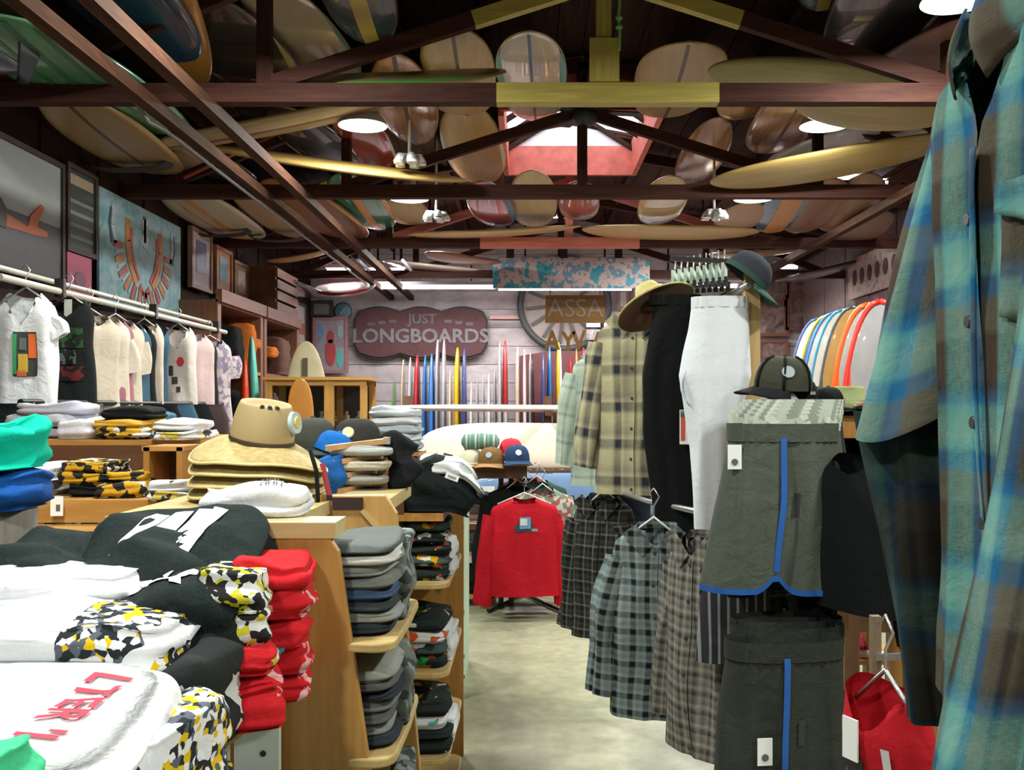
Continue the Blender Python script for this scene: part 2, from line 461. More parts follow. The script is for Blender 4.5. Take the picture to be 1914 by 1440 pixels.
# ------------------------------------------------------------------ lamps
def build_lamps():
    shade = plain((.40, .42, .38), .45, .2, name='enamel')
    disc = emit((1, 1, .97), 14.0)
    names = {(-1.16, 6.8): 'bright bell lamp, left one of the nearer pair in view', (2.1, 6.8): 'bright bell lamp, right one of the nearer pair in view',
             (-1.05, 8.6): 'bright bell lamp, left one of the farther pair', (2.02, 8.6): 'bright bell lamp, right one of the farther pair',
             (2.1, 4.7): 'bright bell lamp just above the blue plaid shirt collar'}
    for (x, y) in LAMP_ROWS:
        vis = names.get((x, y), 'bell lamp over the ' + {-.6: 'shop entrance', 2.0: 'front counter', 4.4: 'stepped pine shelf', 11.5: 'far end before the back rack'}.get(y, 'aisle') + (', left row' if x < 0 else ', right row'))
        yy = y
        t = thing('bell_lamp', vis, 'lamp', (x, yy, LAMP_Z - (.13 if y == 8.6 else 0)), group='ceiling bell lamps')
        MB().lathe([(.172, 0), (.165, .03), (.13, .075), (.09, .10), (.06, .13), (.05, .17), (.0, .172)], 28).build('lamp_shade', shade, t)
        MB().lathe([(.0, .006), (.10, .006), (.162, .012)], 28).build('diffuser', disc, t)
        MB().tube([(0, 0, .17), (0, 0, roof_z(x) - LAMP_Z + (.13 if y == 8.6 else 0))], .012, 8).build('stem', DKMETAL, t)
        area_light('lamp_light', (0, 0, -.02), .30, .3, LAMP_W, (.97, 1.0, .92), 'DISK', t)
    # fluorescent tubes
    def tube(px0, px1, py, d, lab, watts, col=(1, .92, .95)):
        a = at(px0, py, d); b = at(px1, py, d); L = (b - a).length; c = (a + b) / 2
        t = thing('fluorescent_light', lab, 'light', c, group='fluorescent strip lights')
        MB().box((0, .01, .05), (L + .05, .09, .05)).build('housing', plain((.6, .58, .6), .5), t, bevel=.005)
        MB().tube([(-L / 2, 0, 0), (L / 2, 0, 0)], .026, 10).build('tube', emit(col, 16.0), t)
        rz_ = min(roof_z(c.x - L * .3), roof_z(c.x + L * .3)) - c.z - .10
        for s_ in (-.3, .3): MB().box((L * s_, .01, .09 + rz_ / 2), (.025, .025, rz_)).build('bracket', DKMETAL, t)
        area_light('tube_light', (0, 0, -.04), L, .06, watts, col, 'RECTANGLE', t)
    tube(705, 925, 537, 13.4, 'long bright fluorescent strip light left of the mural board', 55)
    tube(932, 1180, 540, 13.4, 'long fluorescent strip light tucked under the mural board', 50)
    tube(1215, 1385, 535, 13.4, 'long fluorescent strip light behind the hanging trousers', 45)
    tube(612, 664, 505, 13.0, 'short fluorescent tube at left, first of three', 6)
    tube(684, 712, 505, 13.0, 'short fluorescent tube at left, middle of three', 4)
    tube(732, 755, 505, 13.0, 'short fluorescent tube at left, third of three', 4)
    tube(1562, 1612, 331, 9.9, 'short pink fluorescent tube at upper right, left of two', 6)
    tube(1648, 1698, 331, 9.9, 'short pink fluorescent tube at upper right, beside the plaid shirt', 6)
    tube(1452, 1490, 499, 13.0, 'short pink fluorescent tube behind the dark green cap', 4)
    # small spot clusters
    for (px, py, d, lab) in ((815, 395, 8.7, 'small cluster of spotlights left of the red brace'), (1335, 392, 8.7, 'small cluster of spotlights right of the red brace'),
                             (765, 288, 7.3, 'chrome cluster spotlight beside the left bell lamp')):
        c = at(px, py, d); t = thing('spotlight_cluster', lab, 'spotlight', c, group='spotlight clusters')
        MB().tube([(0, 0, .0), (0, 0, roof_z(c.x) - c.z)], .012, 8).build('stem', STEEL, t)
        for k in range(5):
            a = 2 * pi * k / 5; q = Vector((.075 * cos(a), .075 * sin(a), -.03))
            h = MB().tube([q * .2, q, q + Vector((q.x * .25, q.y * .25, -.05))], [.012, .034, .042], 10).build('spot_head', STEEL, t)
            MB().tube([q + Vector((q.x * .25, q.y * .25, -.051)), q + Vector((q.x * .25, q.y * .25, -.054))], [.036, .036], 10).build('bulb', plain((.8, .8, .75), .2), h)
    c = at(1093, 215, 7.8); t = thing('ceiling_fan', 'black ceiling fan hub hanging in front of the skylight', 'fan', c)
    MB().lathe([(0, -.09), (.06, -.085), (.10, -.04), (.11, .02), (.07, .08), (.03, .10), (0, .10)], 20).build('motor_housing', plain((.012, .012, .012), .5), t)
    MB().tube([(0, 0, .1), (0, 0, .3)], .02, 8).build('stem', DKMETAL, t)
    for k in range(4):
        a = pi / 2 * k + .3
        MB().bar((.08 * cos(a), .08 * sin(a), .03), (.52 * cos(a), .52 * sin(a), .05), .11, .012).build('fan_blade', plain((.012, .012, .012), .5), t)
build_lamps()

# ------------------------------------------------------------------ surfboards
def board_mesh(L, W, T, nose=2.6, tail=2.2, rock=.03, mi=None):
    def hw(s):  # half width along -1..1
        p = nose if s > 0 else tail
        return W / 2 * max(0.0, 1 - abs(s) ** p) ** .5 * (1 - .04 * s)
    def th(s): return T / 2 * max(.05, (1 - abs(s) ** 3)) ** .5
    def rk(s): return rock * s * s
    m = MB()
    def fn(u, v):
        s = -cos(pi * v); s = max(-1, min(1, s)); a = 2 * pi * u
        y = hw(s) * (abs(cos(a)) ** .8) * (1 if cos(a) > 0 else -1)
        z = th(s) * (abs(sin(a)) ** .75) * (1 if sin(a) > 0 else -1)
        return (s * L / 2, y, z + rk(s), y / W + .5, v)
    m.grid(fn, 24, 26)
    return m, hw, th, rk
FIN = plain((.02, .02, .025), .4, name='fin_plastic')
def surfboard(label, p0, p1, W, mat, strips=(), roll=0.0, nose=2.4, tail=2.2, rock=.03, fin=False, T=.07, group='surfboards stored under the roof', up=(0, 0, 1), name='surfboard', ext=0.0):
    p0 = Vector(p0); p1 = Vector(p1); x = (p1 - p0); L = x.length * (1 + ext); x.normalize()
    u = Vector(up); y = u.cross(x).normalized(); z = x.cross(y)
    m = Matrix((x, y, z)).transposed() @ Matrix.Rotation(roll, 3, 'X')
    t = thing(name, label, 'surfboard', (p0 + p1) / 2, group=group, rot=m.to_euler())
    b, hw, th, rk = board_mesh(L, W, T, nose, tail, rock)
    b.build('deck', mat, t)
    for (y0, y1, mt, nm) in strips:
        for sg in (-1, 1):
            def fn(uu, v, sg=sg):
                s = -.97 + 1.94 * v; h = hw(s) * .97
                yy = max(-h, min(h, y0 + (y1 - y0) * uu))
                q = min(1, abs(yy) / max(1e-4, hw(s)))
                zz = th(s) * (max(0.0, 1 - q ** 2.5)) ** .42
                return (s * L / 2, yy, sg * (zz + .0025) + rk(s))
            MB().grid(fn, 3, 20).build(nm, mt, t)
    if fin:
        MB().prism([(-L * .42, -.02), (-L * .34, -.02), (-L * .395, -.20), (-L * .43, -.22), (-L * .425, -.12)], -.006, .006).build('fin', FIN, t)
    return t
def tanwood(a, b, coat=.0, rough=.35): return wood(a, b, 'x', .6, rough, 'board_wood')
def glossc(c, var=.06): return plain(c, .22, 0, var, 'resin', .6)
DKSTR = plain((.05, .03, .02), .4, name='stringer_wood')
def build_roof_boards():
    CREAM = glossc((.44, .35, .15)); TAN = tanwood((.25, .15, .040), (.37, .24, .075)); TAN2 = tanwood((.32, .21, .070), (.46, .33, .13))
    BRG = wood((.20, .09, .04), (.42, .22, .11), 'x', .7, .15, 'glossy_wood'); GRN = glossc((.10, .30, .17)); BLU = glossc((.02, .07, .15))
    st = lambda w, m: (-w / 2, w / 2, m, 'stringer')
    OR = plain((.55, .24, .05), .3, name='orange_resin'); TEAL = plain((.06, .25, .25), .3, name='teal_resin'); YEL = plain((.55, .42, .08), .3)
    DK = glossc((.035, .030, .030)); WHT = plain((.6, .58, .54), .3); DSTR = (-.012, .012, DKSTR, 'stringer')
    GR2 = plain((.05, .17, .10), .3, name='dark_green_resin')
    Y2 = [
     ('blue surfboard with an orange tail end under the upper left roof', (60, -200, 4.1), (335, 128, 6.1), .62, BLU, [], {}),
     ('orange surfboard lying beside the blue one at upper left', (240, -160, 4.4), (365, 172, 6.6), .40, glossc((.42, .20, .04)), [], {}),
     ('green striped surfboard beside the left wall at ceiling height', (-5, 40, 4.4), (322, 278, 7.3), .74, GRN, [(-.02, .02, GR2, 'stripe'), (-.14, -.11, GR2, 'stripe'), (.11, .14, GR2, 'stripe')], dict(fin=True)),
     ('small olive surfboard nose at the far upper left edge', (-60, -60, 4.3), (35, 60, 5.1), .42, plain((.20, .15, .05), .4), [], {}),
     ('blue and white surfboard at the left picture edge', (-120, 60, 4.6), (25, 145, 5.2), .34, glossc((.12, .15, .25)), [], {}),
     ('dark glossy surfboard with a pale rim left of the first post', (365, -5, 5.5), (560, 265, 8.4), .74, DK, [(-.35, -.31, CREAM, 'rail_band'), (.31, .35, CREAM, 'rail_band')], dict(nose=2, tail=2.6)),
     ('glossy cream surfboard with blue rails right of the first post', (480, -40, 5.4), (665, 215, 8.2), .60, glossc((.42, .34, .26)), [(-.30, -.26, TEAL, 'rail_band'), (.26, .30, TEAL, 'rail_band')], {}),
     ('slate blue surfboard with a yellow centre stripe at top', (615, -190, 4.4), (700, 92, 6.3), .44, glossc((.05, .09, .10)), [st(.10, YEL)], {}),
     ('tan surfboard with a cross band, left of the teal rimmed one', (845, 60, 5.65), (874, 222, 8.1), .50, TAN2, [DSTR], dict(tail=3.2)),
     ('pale surfboard with a teal rim and a blue zigzag', (988, 68, 5.65), (1002, 232, 8.3), .48, glossc((.46, .40, .32)), [(-.24, -.19, TEAL, 'rail_band'), (.19, .24, TEAL, 'rail_band'), st(.02, plain((.02, .08, .22), .4))], dict(tail=3.4)),
     ('wide tan square nosed surfboard right of the yellow post', (1288, 88, 5.65), (1240, 226, 8.1), .58, TAN, [DSTR], dict(tail=5)),
     ('green surfboard with a yellow stripe at top right', (1580, -210, 4.2), (1535, 28, 6.2), .40, glossc((.08, .16, .11)), [st(.08, YEL)], {}),
     ('slate grey surfboard behind the plaid shirt collar', (1740, -130, 4.4), (1600, 130, 6.9), .66, glossc((.04, .045, .05)), [], {}),
     ('dusky red surfboard below the slate grey one', (1830, 40, 5.0), (1605, 180, 7.3), .50, wood((.16, .07, .06), (.24, .11, .09), 'x', .8, .5, 'red_wood'), [], {}),
     ('olive surfboard with a green rail lying on the nearest truss', (560, 158, 5.62), (946, 143, 5.75), .36, tanwood((.22, .20, .07), (.36, .30, .13)), [(-.18, -.14, plain((.12, .40, .06), .4), 'rail_band')], dict(roll=.5)),
     ('olive surfboard with a green tip right of the yellow beam', (1322, 140, 5.75), (1790, 172, 5.62), .38, tanwood((.22, .19, .07), (.34, .27, .12)), [(.15, .19, plain((.25, .42, .05), .4), 'rail_band')], dict(roll=-.4)),
     ('long olive and red surfboard just under the nearest truss', (240, 288, 7.0), (800, 178, 6.5), .54, wood((.26, .20, .10), (.44, .33, .20), 'x', .5, .35, 'board_wood'), [(-.03, .03, plain((.22, .08, .05), .4), 'stripe')], dict(roll=.15)),
     ('long tan surfboard lying left to right on the second truss', (330, 268, 7.2), (876, 345, 7.66), .46, tanwood((.30, .18, .05), (.42, .28, .10)), [], dict(roll=.35)),
     ('orange wood surfboard with a pointed nose by the left bell lamp', (735, 108, 6.0), (780, 276, 8.3), .46, BRG, [st(.03, DKSTR)], dict(nose=1.9)),
     ('glossy red surfboard right of the left bell lamp', (650, 210, 7.2), (712, 335, 9.4), .50, plain((.40, .07, .03), .15, 0, .1, 'red_resin', .8), [(-.25, -.22, WHT, 'rail_band')], {}),
     ('black surfboard with a white rim behind the long tan board', (520, 205, 7.0), (668, 330, 9.3), .52, DK, [(-.26, -.23, WHT, 'rail_band'), (.23, .26, WHT, 'rail_band')], {}),
     ('round nosed cream surfboard left of the skylight', (866, 196, 8.0), (902, 349, 10.1), .58, TAN2, [(-.29, -.25, WHT, 'rail_band'), (.25, .29, WHT, 'rail_band')], {}),
     ('small tan surfboard nose between the truss and cream board', (835, 150, 6.4), (868, 218, 8.0), .40, TAN2, [], {}),
     ('glossy brown surfboard with a white rim right of the skylight', (1345, 225, 8.0), (1285, 349, 10.1), .44, BRG, [(-.22, -.19, WHT, 'rail_band')], {}),
     ('glossy brown surfboard left of the right bell lamp', (1520, 150, 6.1), (1430, 293, 8.3), .52, BRG, [DSTR, (-.26, -.24, WHT, 'rail_band')], {}),
     ('orange yellow surfboard under the nearest truss at right', (1410, 120, 6.0), (1378, 230, 7.9), .40, glossc((.55, .28, .02)), [], {}),
     ('long tan surfboard lying across the second truss at right', (1328, 348, 7.66), (1800, 262, 7.2), .46, tanwood((.28, .19, .055), (.42, .30, .11)), [], dict(roll=-.25)),
     ('grey white surfboard below the right bell lamp', (1440, 318, 8.8), (1640, 240, 7.7), .46, glossc((.36, .36, .34)), [], dict(roll=-.2)),
     ('pinkish white surfboard right of the right bell lamp', (1530, 320, 8.8), (1730, 250, 7.8), .42, glossc((.5, .42, .40)), [(-.21, -.18, OR, 'rail_band')], dict(roll=-.2)),
     ('small white surfboard nose near the plaid shirt shoulder', (1612, 222, 7.0), (1770, 232, 7.6), .30, glossc((.66, .52, .48)), [], {}),
     ('olive brown surfboard under the right end of nearest truss', (1480, 196, 6.2), (1800, 215, 6.0), .44, tanwood((.24, .18, .07), (.36, .27, .12)), [], dict(roll=-.3)),
     ('plain brown surfboard with a dark stringer above the bather picture', (105, 178, 5.5), (308, 332, 7.9), .60, tanwood((.22, .13, .045), (.30, .19, .07)), [DSTR], dict(nose=3)),
     ('pinkish tan surfboard above the bird painting', (240, 250, 7.2), (388, 330, 9.0), .46, tanwood((.40, .26, .17), (.52, .36, .24)), [], {}),
     ('cream surfboard with an orange rail above the bird painting corner', (330, 270, 7.6), (462, 345, 9.6), .50, glossc((.40, .33, .26)), [(-.25, -.22, OR, 'rail_band')], {}),
     ('grey cream surfboard with orange stripes above the framed pictures', (318, 350, 8.0), (470, 452, 10.2), .62, tanwood((.38, .34, .27), (.48, .42, .33)), [(-.03, .03, OR, 'stripe'), (.10, .13, OR, 'stripe')], dict(nose=3.4)),
     ('tan surfboard with an orange tip behind the grey cream one', (448, 350, 8.3), (576, 452, 10.4), .50, tanwood((.30, .22, .14), (.40, .29, .18)), [(-.25, -.21, YEL, 'rail_band')], dict(nose=3)),
     ('red brown surfboard under the left runner beams', (505, 340, 8.3), (668, 452, 10.4), .66, wood((.18, .06, .03), (.34, .14, .05), 'x', .6, .35, 'red_board_wood'), [(-.33, -.29, YEL, 'rail_band')], {}),
     ('small yellow surfboard behind the right runner beam', (612, 345, 8.6), (650, 412, 10.2), .36, glossc((.50, .34, .06)), [], {}),
     ('green surfboard with an orange stripe and rim', (640, 330, 8.3), (712, 434, 10.4), .54, glossc((.02, .20, .11)), [st(.08, OR), (-.27, -.22, OR, 'rail_band'), (.22, .27, OR, 'rail_band')], {}),
     ('cream surfboard below the farther left bell lamp', (748, 372, 9.0), (775, 424, 10.3), .44, TAN2, [], {}),
     ('red and blue surfboard behind the red brace', (900, 345, 8.5), (935, 428, 10.3), .44, glossc((.30, .05, .06)), [(-.22, -.16, plain((.05, .16, .28), .3), 'rail_band')], {}),
     ('pale round nosed surfboard left of the red king post', (994, 325, 8.4), (999, 428, 10.8), .48, tanwood((.42, .32, .15), (.54, .43, .22)), [], {}),
     ('dark red surfboard behind the red king post', (1082, 345, 8.5), (1083, 416, 10.2), .40, glossc((.22, .03, .03)), [], {}),
     ('mustard yellow surfboard right of the red king post', (1255, 335, 8.4), (1222, 424, 10.4), .46, glossc((.46, .33, .09)), [], {}),
     ('long cream surfboard on the third truss, left of red post', (760, 444, 10.1), (1085, 428, 10.1), .50, tanwood((.42, .27, .11), (.56, .40, .19)), [], dict(roll=.1)),
     ('long cream surfboard on the third truss, right of red post', (1088, 434, 10.1), (1420, 438, 10.1), .52, tanwood((.48, .34, .15), (.60, .45, .21)), [], dict(roll=-.1)),
     ('brown surfboard just under the farther right bell lamp', (1405, 385, 9.0), (1365, 432, 10.3), .50, tanwood((.34, .20, .10), (.46, .30, .17)), [], {}),
     ('blue striped surfboard with orange middle at right', (1500, 340, 8.3), (1438, 440, 10.3), .48, glossc((.04, .16, .22)), [st(.2, OR), (-.24, -.2, WHT, 'rail_band')], {}),
     ('orange edged brown surfboard at right of the blue striped one', (1560, 340, 8.3), (1490, 440, 10.3), .50, tanwood((.22, .10, .05), (.32, .17, .09)), [(-.25, -.2, OR, 'rail_band')], {}),
     ('brown yellow surfboard behind the right runner beam', (1625, 330, 8.3), (1555, 438, 10.3), .50, tanwood((.26, .15, .07), (.36, .23, .10)), [(.2, .25, YEL, 'rail_band')], {}),
     ('dark brown surfboard above the pictures at far right', (1650, 400, 9.0), (1560, 470, 11.2), .50, tanwood((.16, .09, .05), (.24, .14, .08)), [], {}),
     ('orange surfboard end behind the third truss at left', (500, 492, 11.0), (625, 470, 11.4), .40, tanwood((.32, .16, .05), (.44, .26, .10)), [], {}),
     ('long white surfboard hung just above the left strip light', (715, 492, 12.6), (912, 512, 12.9), .50, glossc((.55, .48, .42)), [], {}),
     ('white and red surfboard hung at the far left corner', (586, 545, 12.8), (702, 538, 12.8), .46, glossc((.45, .40, .38)), [(-.23, -.12, plain((.45, .03, .03), .3), 'rail_band'), (.12, .23, plain((.45, .03, .03), .3), 'rail_band')], dict(roll=.5)),
     ('dark surfboard hung in the shadowed far left corner', (500, 520, 11.6), (600, 560, 13.4), .55, DK, [], {}),
     ('tan surfboard in the dark behind the third truss at right', (1330, 480, 11.0), (1500, 470, 12.0), .45, tanwood((.30, .2, .1), (.4, .27, .15)), [], {}),
     ('dark surfboard hung above the right wall pictures', (1450, 530, 12.6), (1620, 490, 12.2), .5, DK, [], {}),
     ('brown surfboard hung in the far ceiling left of mural', (800, 476, 11.2), (930, 496, 12.4), .48, tanwood((.24, .11, .05), (.34, .17, .08)), [], {}),
    ]
    for (lab, a, b, W, m, s, kw) in Y2:
        surfboard(lab, at(*a), at(*b), W, m, s, **kw)
build_roof_boards()

def build_roof_extras():
    SB = plain((.012, .012, .012), .7, name='webbing')
    def strap(lab, px, py, d, w, rise, tilt=0.0):
        c = at(px, py, d); t = thing('sling_strap', lab, 'strap', c, R(tilt), 'black sling straps under the roof boards')
        mb = MB(); n = 14; pts = []
        for i in range(n + 1):
            a = pi * i / n; pts.append((-w / 2 * cos(a), 0, -.05 * sin(a)))
        pts = [(-w / 2 - .03, 0, rise)] + pts + [(w / 2 + .03, 0, rise)]
        for a, b in zip(pts, pts[1:]): mb.bar(a, b, .006, .15, up=(0, 1, 0))
        mb.build('webbing', SB, t)
        for s_ in (-1, 1): MB().box((s_ * (w / 2 + .03), 0, rise), (.03, .07, .03)).build('fixing', DKMETAL, t)
    strap('black sling strap under the plain brown board nose', 238, 306, 7.2, .62, .42)
    strap('black sling strap under the grey cream board end', 405, 432, 9.5, .64, .45)
    strap('black sling strap under the tan orange tipped board', 520, 442, 9.8, .56, .45)
    t = thing('knotted_cord', 'green knotted cord hanging beside the yellow king post', 'cord', at(1157, 40, 5.3))
    MB().tube([(0, 0, .6), (.004, 0, .1), (-.004, 0, .02), (.004, 0, -.06), (0, 0, -.16)], .009, 6).build('cord', plain((.16, .36, .12), .7), t)
    for z in (.02, -.03): MB().lathe([(0, -.02), (.018, -.01), (.02, .005), (0, .02)], 8, (0, 0, z)).build('knot', plain((.16, .36, .12), .7), t)
    a = at(575, 222, 7.3); b = at(345, 332, 7.75)
    t = thing('red_pole', 'thin orange red pole slanting behind the left runner beams', 'pole', (a + b) / 2); d = (a - b) / 2  # stands for a lit truss brace, the light put into its red
    MB().tube([-d, d], .016, 8).build('pole', plain((.50, .10, .05), .5), t); MB().tube([d * .97, d * 1.0], .022, 8).build('end_cap', DKMETAL, t)
build_roof_extras()
# ------------------------------------------------------------------ garments
def sgp(x, p): return (abs(x) ** p) * (1 if x >= 0 else -1)
def lerp_rows(rows, z):
    for a, b in zip(rows, rows[1:]):
        if z <= a[0] and z >= b[0]:
            t = (a[0] - z) / max(1e-6, a[0] - b[0])
            return [a[i] * (1 - t) + b[i] * t for i in range(1, len(a))]
    return list(rows[-1][1:])
def body_fn(rows, amp, seed, fx=9.0, fz=1.6, hem=None, neck=None, top=0.0):
    """closed loop of cloth hanging down: rows = (z, half width, half depth[, x shift])"""
    zmin = rows[-1][0]
    def pt(x_or_a, z, is_angle=True):
        a = x_or_a
        r = lerp_rows(rows, z); w, d = r[0], r[1]; sh = r[2] if len(r) > 2 else 0
        cx, sy = sgp(cos(a), .75), sgp(sin(a), .85)
        k = min(1.0, max(0.0, (top - z) / .22)); side = 1 if sin(a) < 0 else 2
        f = nz(w * cx * fx + seed * 3.1, z * fz + side * 7.3, seed) * 1.3 + nz(w * cx * fx * 2.3 + seed, z * fz * 2, seed + 4) * .5
        f2 = nz(seed + 9, z * 2.4, a * .5)
        y = d * sy + f * amp * k * (1 if abs(sin(a)) > .2 else .5); x = w * cx * (1 + .05 * f2 * k) + sh + nz(a * 1.3, z * 3 + seed, 2) * amp * .6 * k
        return x, y, w * cx
    def fn(u, v):
        a = -pi / 2 + pi + 2 * pi * u      # seam at the back
        z = zmin * v ** .92 if zmin < 0 else 0
        x0 = lerp_rows(rows, z)[0] * sgp(cos(a), .75)
        if hem is not None and v > .7:
            z = z + hem(x0, sin(a)) * ((v - .7) / .3)
        x, y, xr = pt(a, z)
        if neck is not None and sin(a) < 0:
            nw, nd, pw = neck
            if abs(xr) < nw:
                zn = -nd * (1 - (abs(xr) / nw) ** pw)
                if z > zn: z = zn; x, y, xr = pt(a, min(z, -.0))
        elif neck is not None and abs(xr) < neck[0]:
            zn = -.02 * (1 - (abs(xr) / neck[0]) ** 2); z = min(z, zn)
        return (x, y, z, xr + (0 if sin(a) < 0 else 2.0), z)
    return fn, pt
def front_pt(pt, rows, x, z):
    """point on the front of a garment at lateral x, height z"""
    w = lerp_rows(rows, z)[0]; q = max(-1, min(1, x / max(1e-4, w)))
    c = sgp(q, 1 / .75); a = -math.acos(max(-1, min(1, c)))
    X, Y, _ = pt(a, z); return X, Y
def sleeve_fn(p0, p1, r0, r1, seed, amp=.012, bow=.03, flat=.62, cut=0.0):
    p0 = Vector(p0); p1 = Vector(p1); t = (p1 - p0); L = t.length; t.normalize()
    y = Vector((0, 1, 0)); x = t.cross(y).normalized(); y = x.cross(t)
    def fn(u, v):
        a = 2 * pi * u; r = r0 + (r1 - r0) * v
        c = p0 + t * (L * v) + x * (bow * sin(pi * v))
        r *= 1 + (nz(cos(a) * 1.5 + seed, v * L * 3, sin(a) * 1.5 + seed) * 2.2) * amp / max(.02, r)
        q = c + x * (r * cos(a)) + y * (r * sin(a) * flat)
        if cut: q = q - t * (cut * sin(a) * v)
        return (q.x, q.y, q.z, .3 + r0 * a, -L * v)
    return fn
def shirt(name, label, cat, loc, rz, W, L, hemW, depth, mat, sleeve=None, neck=(.085, .07, 2), amp=.014, seed=1.0, group=None,
          nu=56, nv=40, collar=None, placket=None, buttons=0, cuff=None, rot=None, hem=None, shoulder=.07, inner=None, tag_card=None, btn_mat=None):
    t = thing(name, label, cat, loc, rz, group, rot)
    nw = neck[0]
    rows = [(0, nw, .05), (-.02, nw + .02, .055), (-shoulder, W * .93, .06), (-shoulder - .045, W, .07), (-.26, W * .95, depth), (-L * .6, (W + hemW) / 2 * .97, depth), (-L - .25, hemW, depth)]
    rows[-1] = (-L, hemW, depth)
    fn, pt = body_fn(rows, amp, seed, hem=hem, neck=neck)
    MB().grid(fn, nu, nv).build('body', mat, t)
    if sleeve:
        sl, ang, r0, r1 = sleeve
        for s in (-1, 1):
            an = R(ang)
            f = sleeve_fn((s * (W - .045), 0, -shoulder - .07), (s * (W - .045 + sl * sin(an)), .01 * s, -shoulder - .07 - sl * cos(an)), r0, r1, seed + s * 3, amp, .02 * s)
            o = MB().grid(f, 18, 24).build('sleeve', mat, t)
            if cuff:
                e = Vector((s * (W - .045 + sl * sin(an)), .01 * s, -shoulder - .07 - sl * cos(an))); d = Vector((s * sin(an), 0, -cos(an)))
                MB().grid(sleeve_fn(e - d * .05, e + d * .012, r1 + .006, r1 + .005, seed, .004, 0), 18, 3).build('cuff', cuff, t)
    if collar:
        cm = collar
        def band(u, v):
            a = pi * (1.0 + 1.0) * (u * .84 + .08) + pi * 1.5
            return ((nw + .004) * cos(a), .055 * sin(a), -.005 - .03 * v + (.012 if sin(a) > 0 else -.02 * max(0, -sin(a))), u * .4, v * .05)
        MB().grid(band, 24, 2).build('collar', cm, t)
        for s in (-1, 1):
            pts = [(s * .01, -.075), (s * (nw + .005), .004), (s * (nw + .055), -.035), (s * .052, -.125)]
            m = MB().prism([(p[0], p[1]) for p in (pts if s > 0 else pts[::-1])], -.078, -.070)
            m.build('collar_flap', cm, t)
    if placket:
        w2 = .016
        z0 = -neck[1]; n = 26
        def pf(u, v):
            z = z0 + (-L + .01 - z0) * v; x, y = front_pt(pt, rows, (u - .5) * 2 * w2, z); return (x, y - .006, z, (u - .5) * .03, z)
        MB().grid(pf, 2, n).build('placket', placket, t)
        for k in range(buttons):
            z = z0 - .03 + (-L + .06 - z0) * k / max(1, buttons - 1); x, y = front_pt(pt, rows, 0, z)
            MB().tube([(x, y - .006, z), (x, y - .011, z)], [.0075, .0065], 10).build('button', btn_mat or plain((.05, .045, .04), .4), t)
    if tag_card:
        x0, z0, w, h = tag_card
        x, y = front_pt(pt, rows, x0, z0)
        c = MB().box((x, y - .02, z0), (w, .003, h)).build('price_tag', TAGW, t)
        MB().box((x, y - .022, z0 + h * .15), (w * .7, .001, h * .25)).build('print', plain((.5, .08, .06), .5), c)
    return t, rows, pt
def decal(t, rows, pt, x0, x1, z0, z1, mat, name='print', off=.005, nu=8, nv=10, shape=None):
    """flat screen print that follows the front of a garment"""
    def f(u, v):
        x = x0 + (x1 - x0) * u; z = z1 + (z0 - z1) * v
        if shape: x, z = shape(u, v, x, z)
        X, Y = front_pt(pt, rows, x, z); return (X, Y - off, z, x, z)
    return MB().grid(f, nu, nv).build(name, mat, t)
def hanger(label, loc, rz, w=.2, group='clothes hangers', mat=None):
    t = thing('coat_hanger', label, 'hanger', loc, rz, group)
    mt = mat or STEEL
    MB().tube([(0, 0, .01), (0, 0, .06), (.022, 0, .10), (0, 0, .135), (-.02, 0, .11)], .0035, 6).build('hook', STEEL, t)
    MB().tube([(-w, 0, -.07), (0, 0, .015), (w, 0, -.07)], .006, 6).build('arms', mt, t)
    return t
def trousers(label, loc, rz, ww, hw, crotch, L, r0, r1, mat, seed=1.0, spread=.02, group=None, band=None, amp=.016, tagc=None, depth=.06, name='trousers', cat='trousers'):
    t = thing(name, label, cat, loc, rz, group)
    rows = [(0, ww, .045), (-.04, ww * 1.02, .05), (-crotch * .6, hw, depth), (-crotch - .02, hw * .98, depth)]
    fn, pt = body_fn(rows, amp * .8, seed)
    MB().grid(fn, 44, 14).build('seat', mat, t)
    for s in (-1, 1):
        f = sleeve_fn((s * hw * .48, 0, -crotch * .55), (s * (hw * .48 + spread), .01, -L), r0, r1, seed + s * 5, amp, .012 * s, depth / r0 * .9)
        MB().grid(f, 26, 40).build('leg', mat, t)
    def wb(u, v):
        a = 2 * pi * u; return ((ww + .006) * sgp(cos(a), .75), .052 * sgp(sin(a), .85) + .006 * sin(a * 18), .006 - .045 * v, u, v)
    MB().grid(wb, 60, 2).build('waistband', band or mat, t)
    if tagc:
        x, z, w, h = tagc
        c = MB().box((x, -depth - .03, z), (w, .003, h)).build('price_tag', TAGW, t)
        MB().box((x - w * .3, -depth - .0325, z), (w * .25, .001, h * .8)).build('print', plain((.6, .08, .05), .5), c)
        MB().box((x - w * .1, -depth - .0325, z + h * .38), (w * .7, .001, h * .2)).build('print', plain((.02, .3, .25), .5), c)
    return t, rows, pt
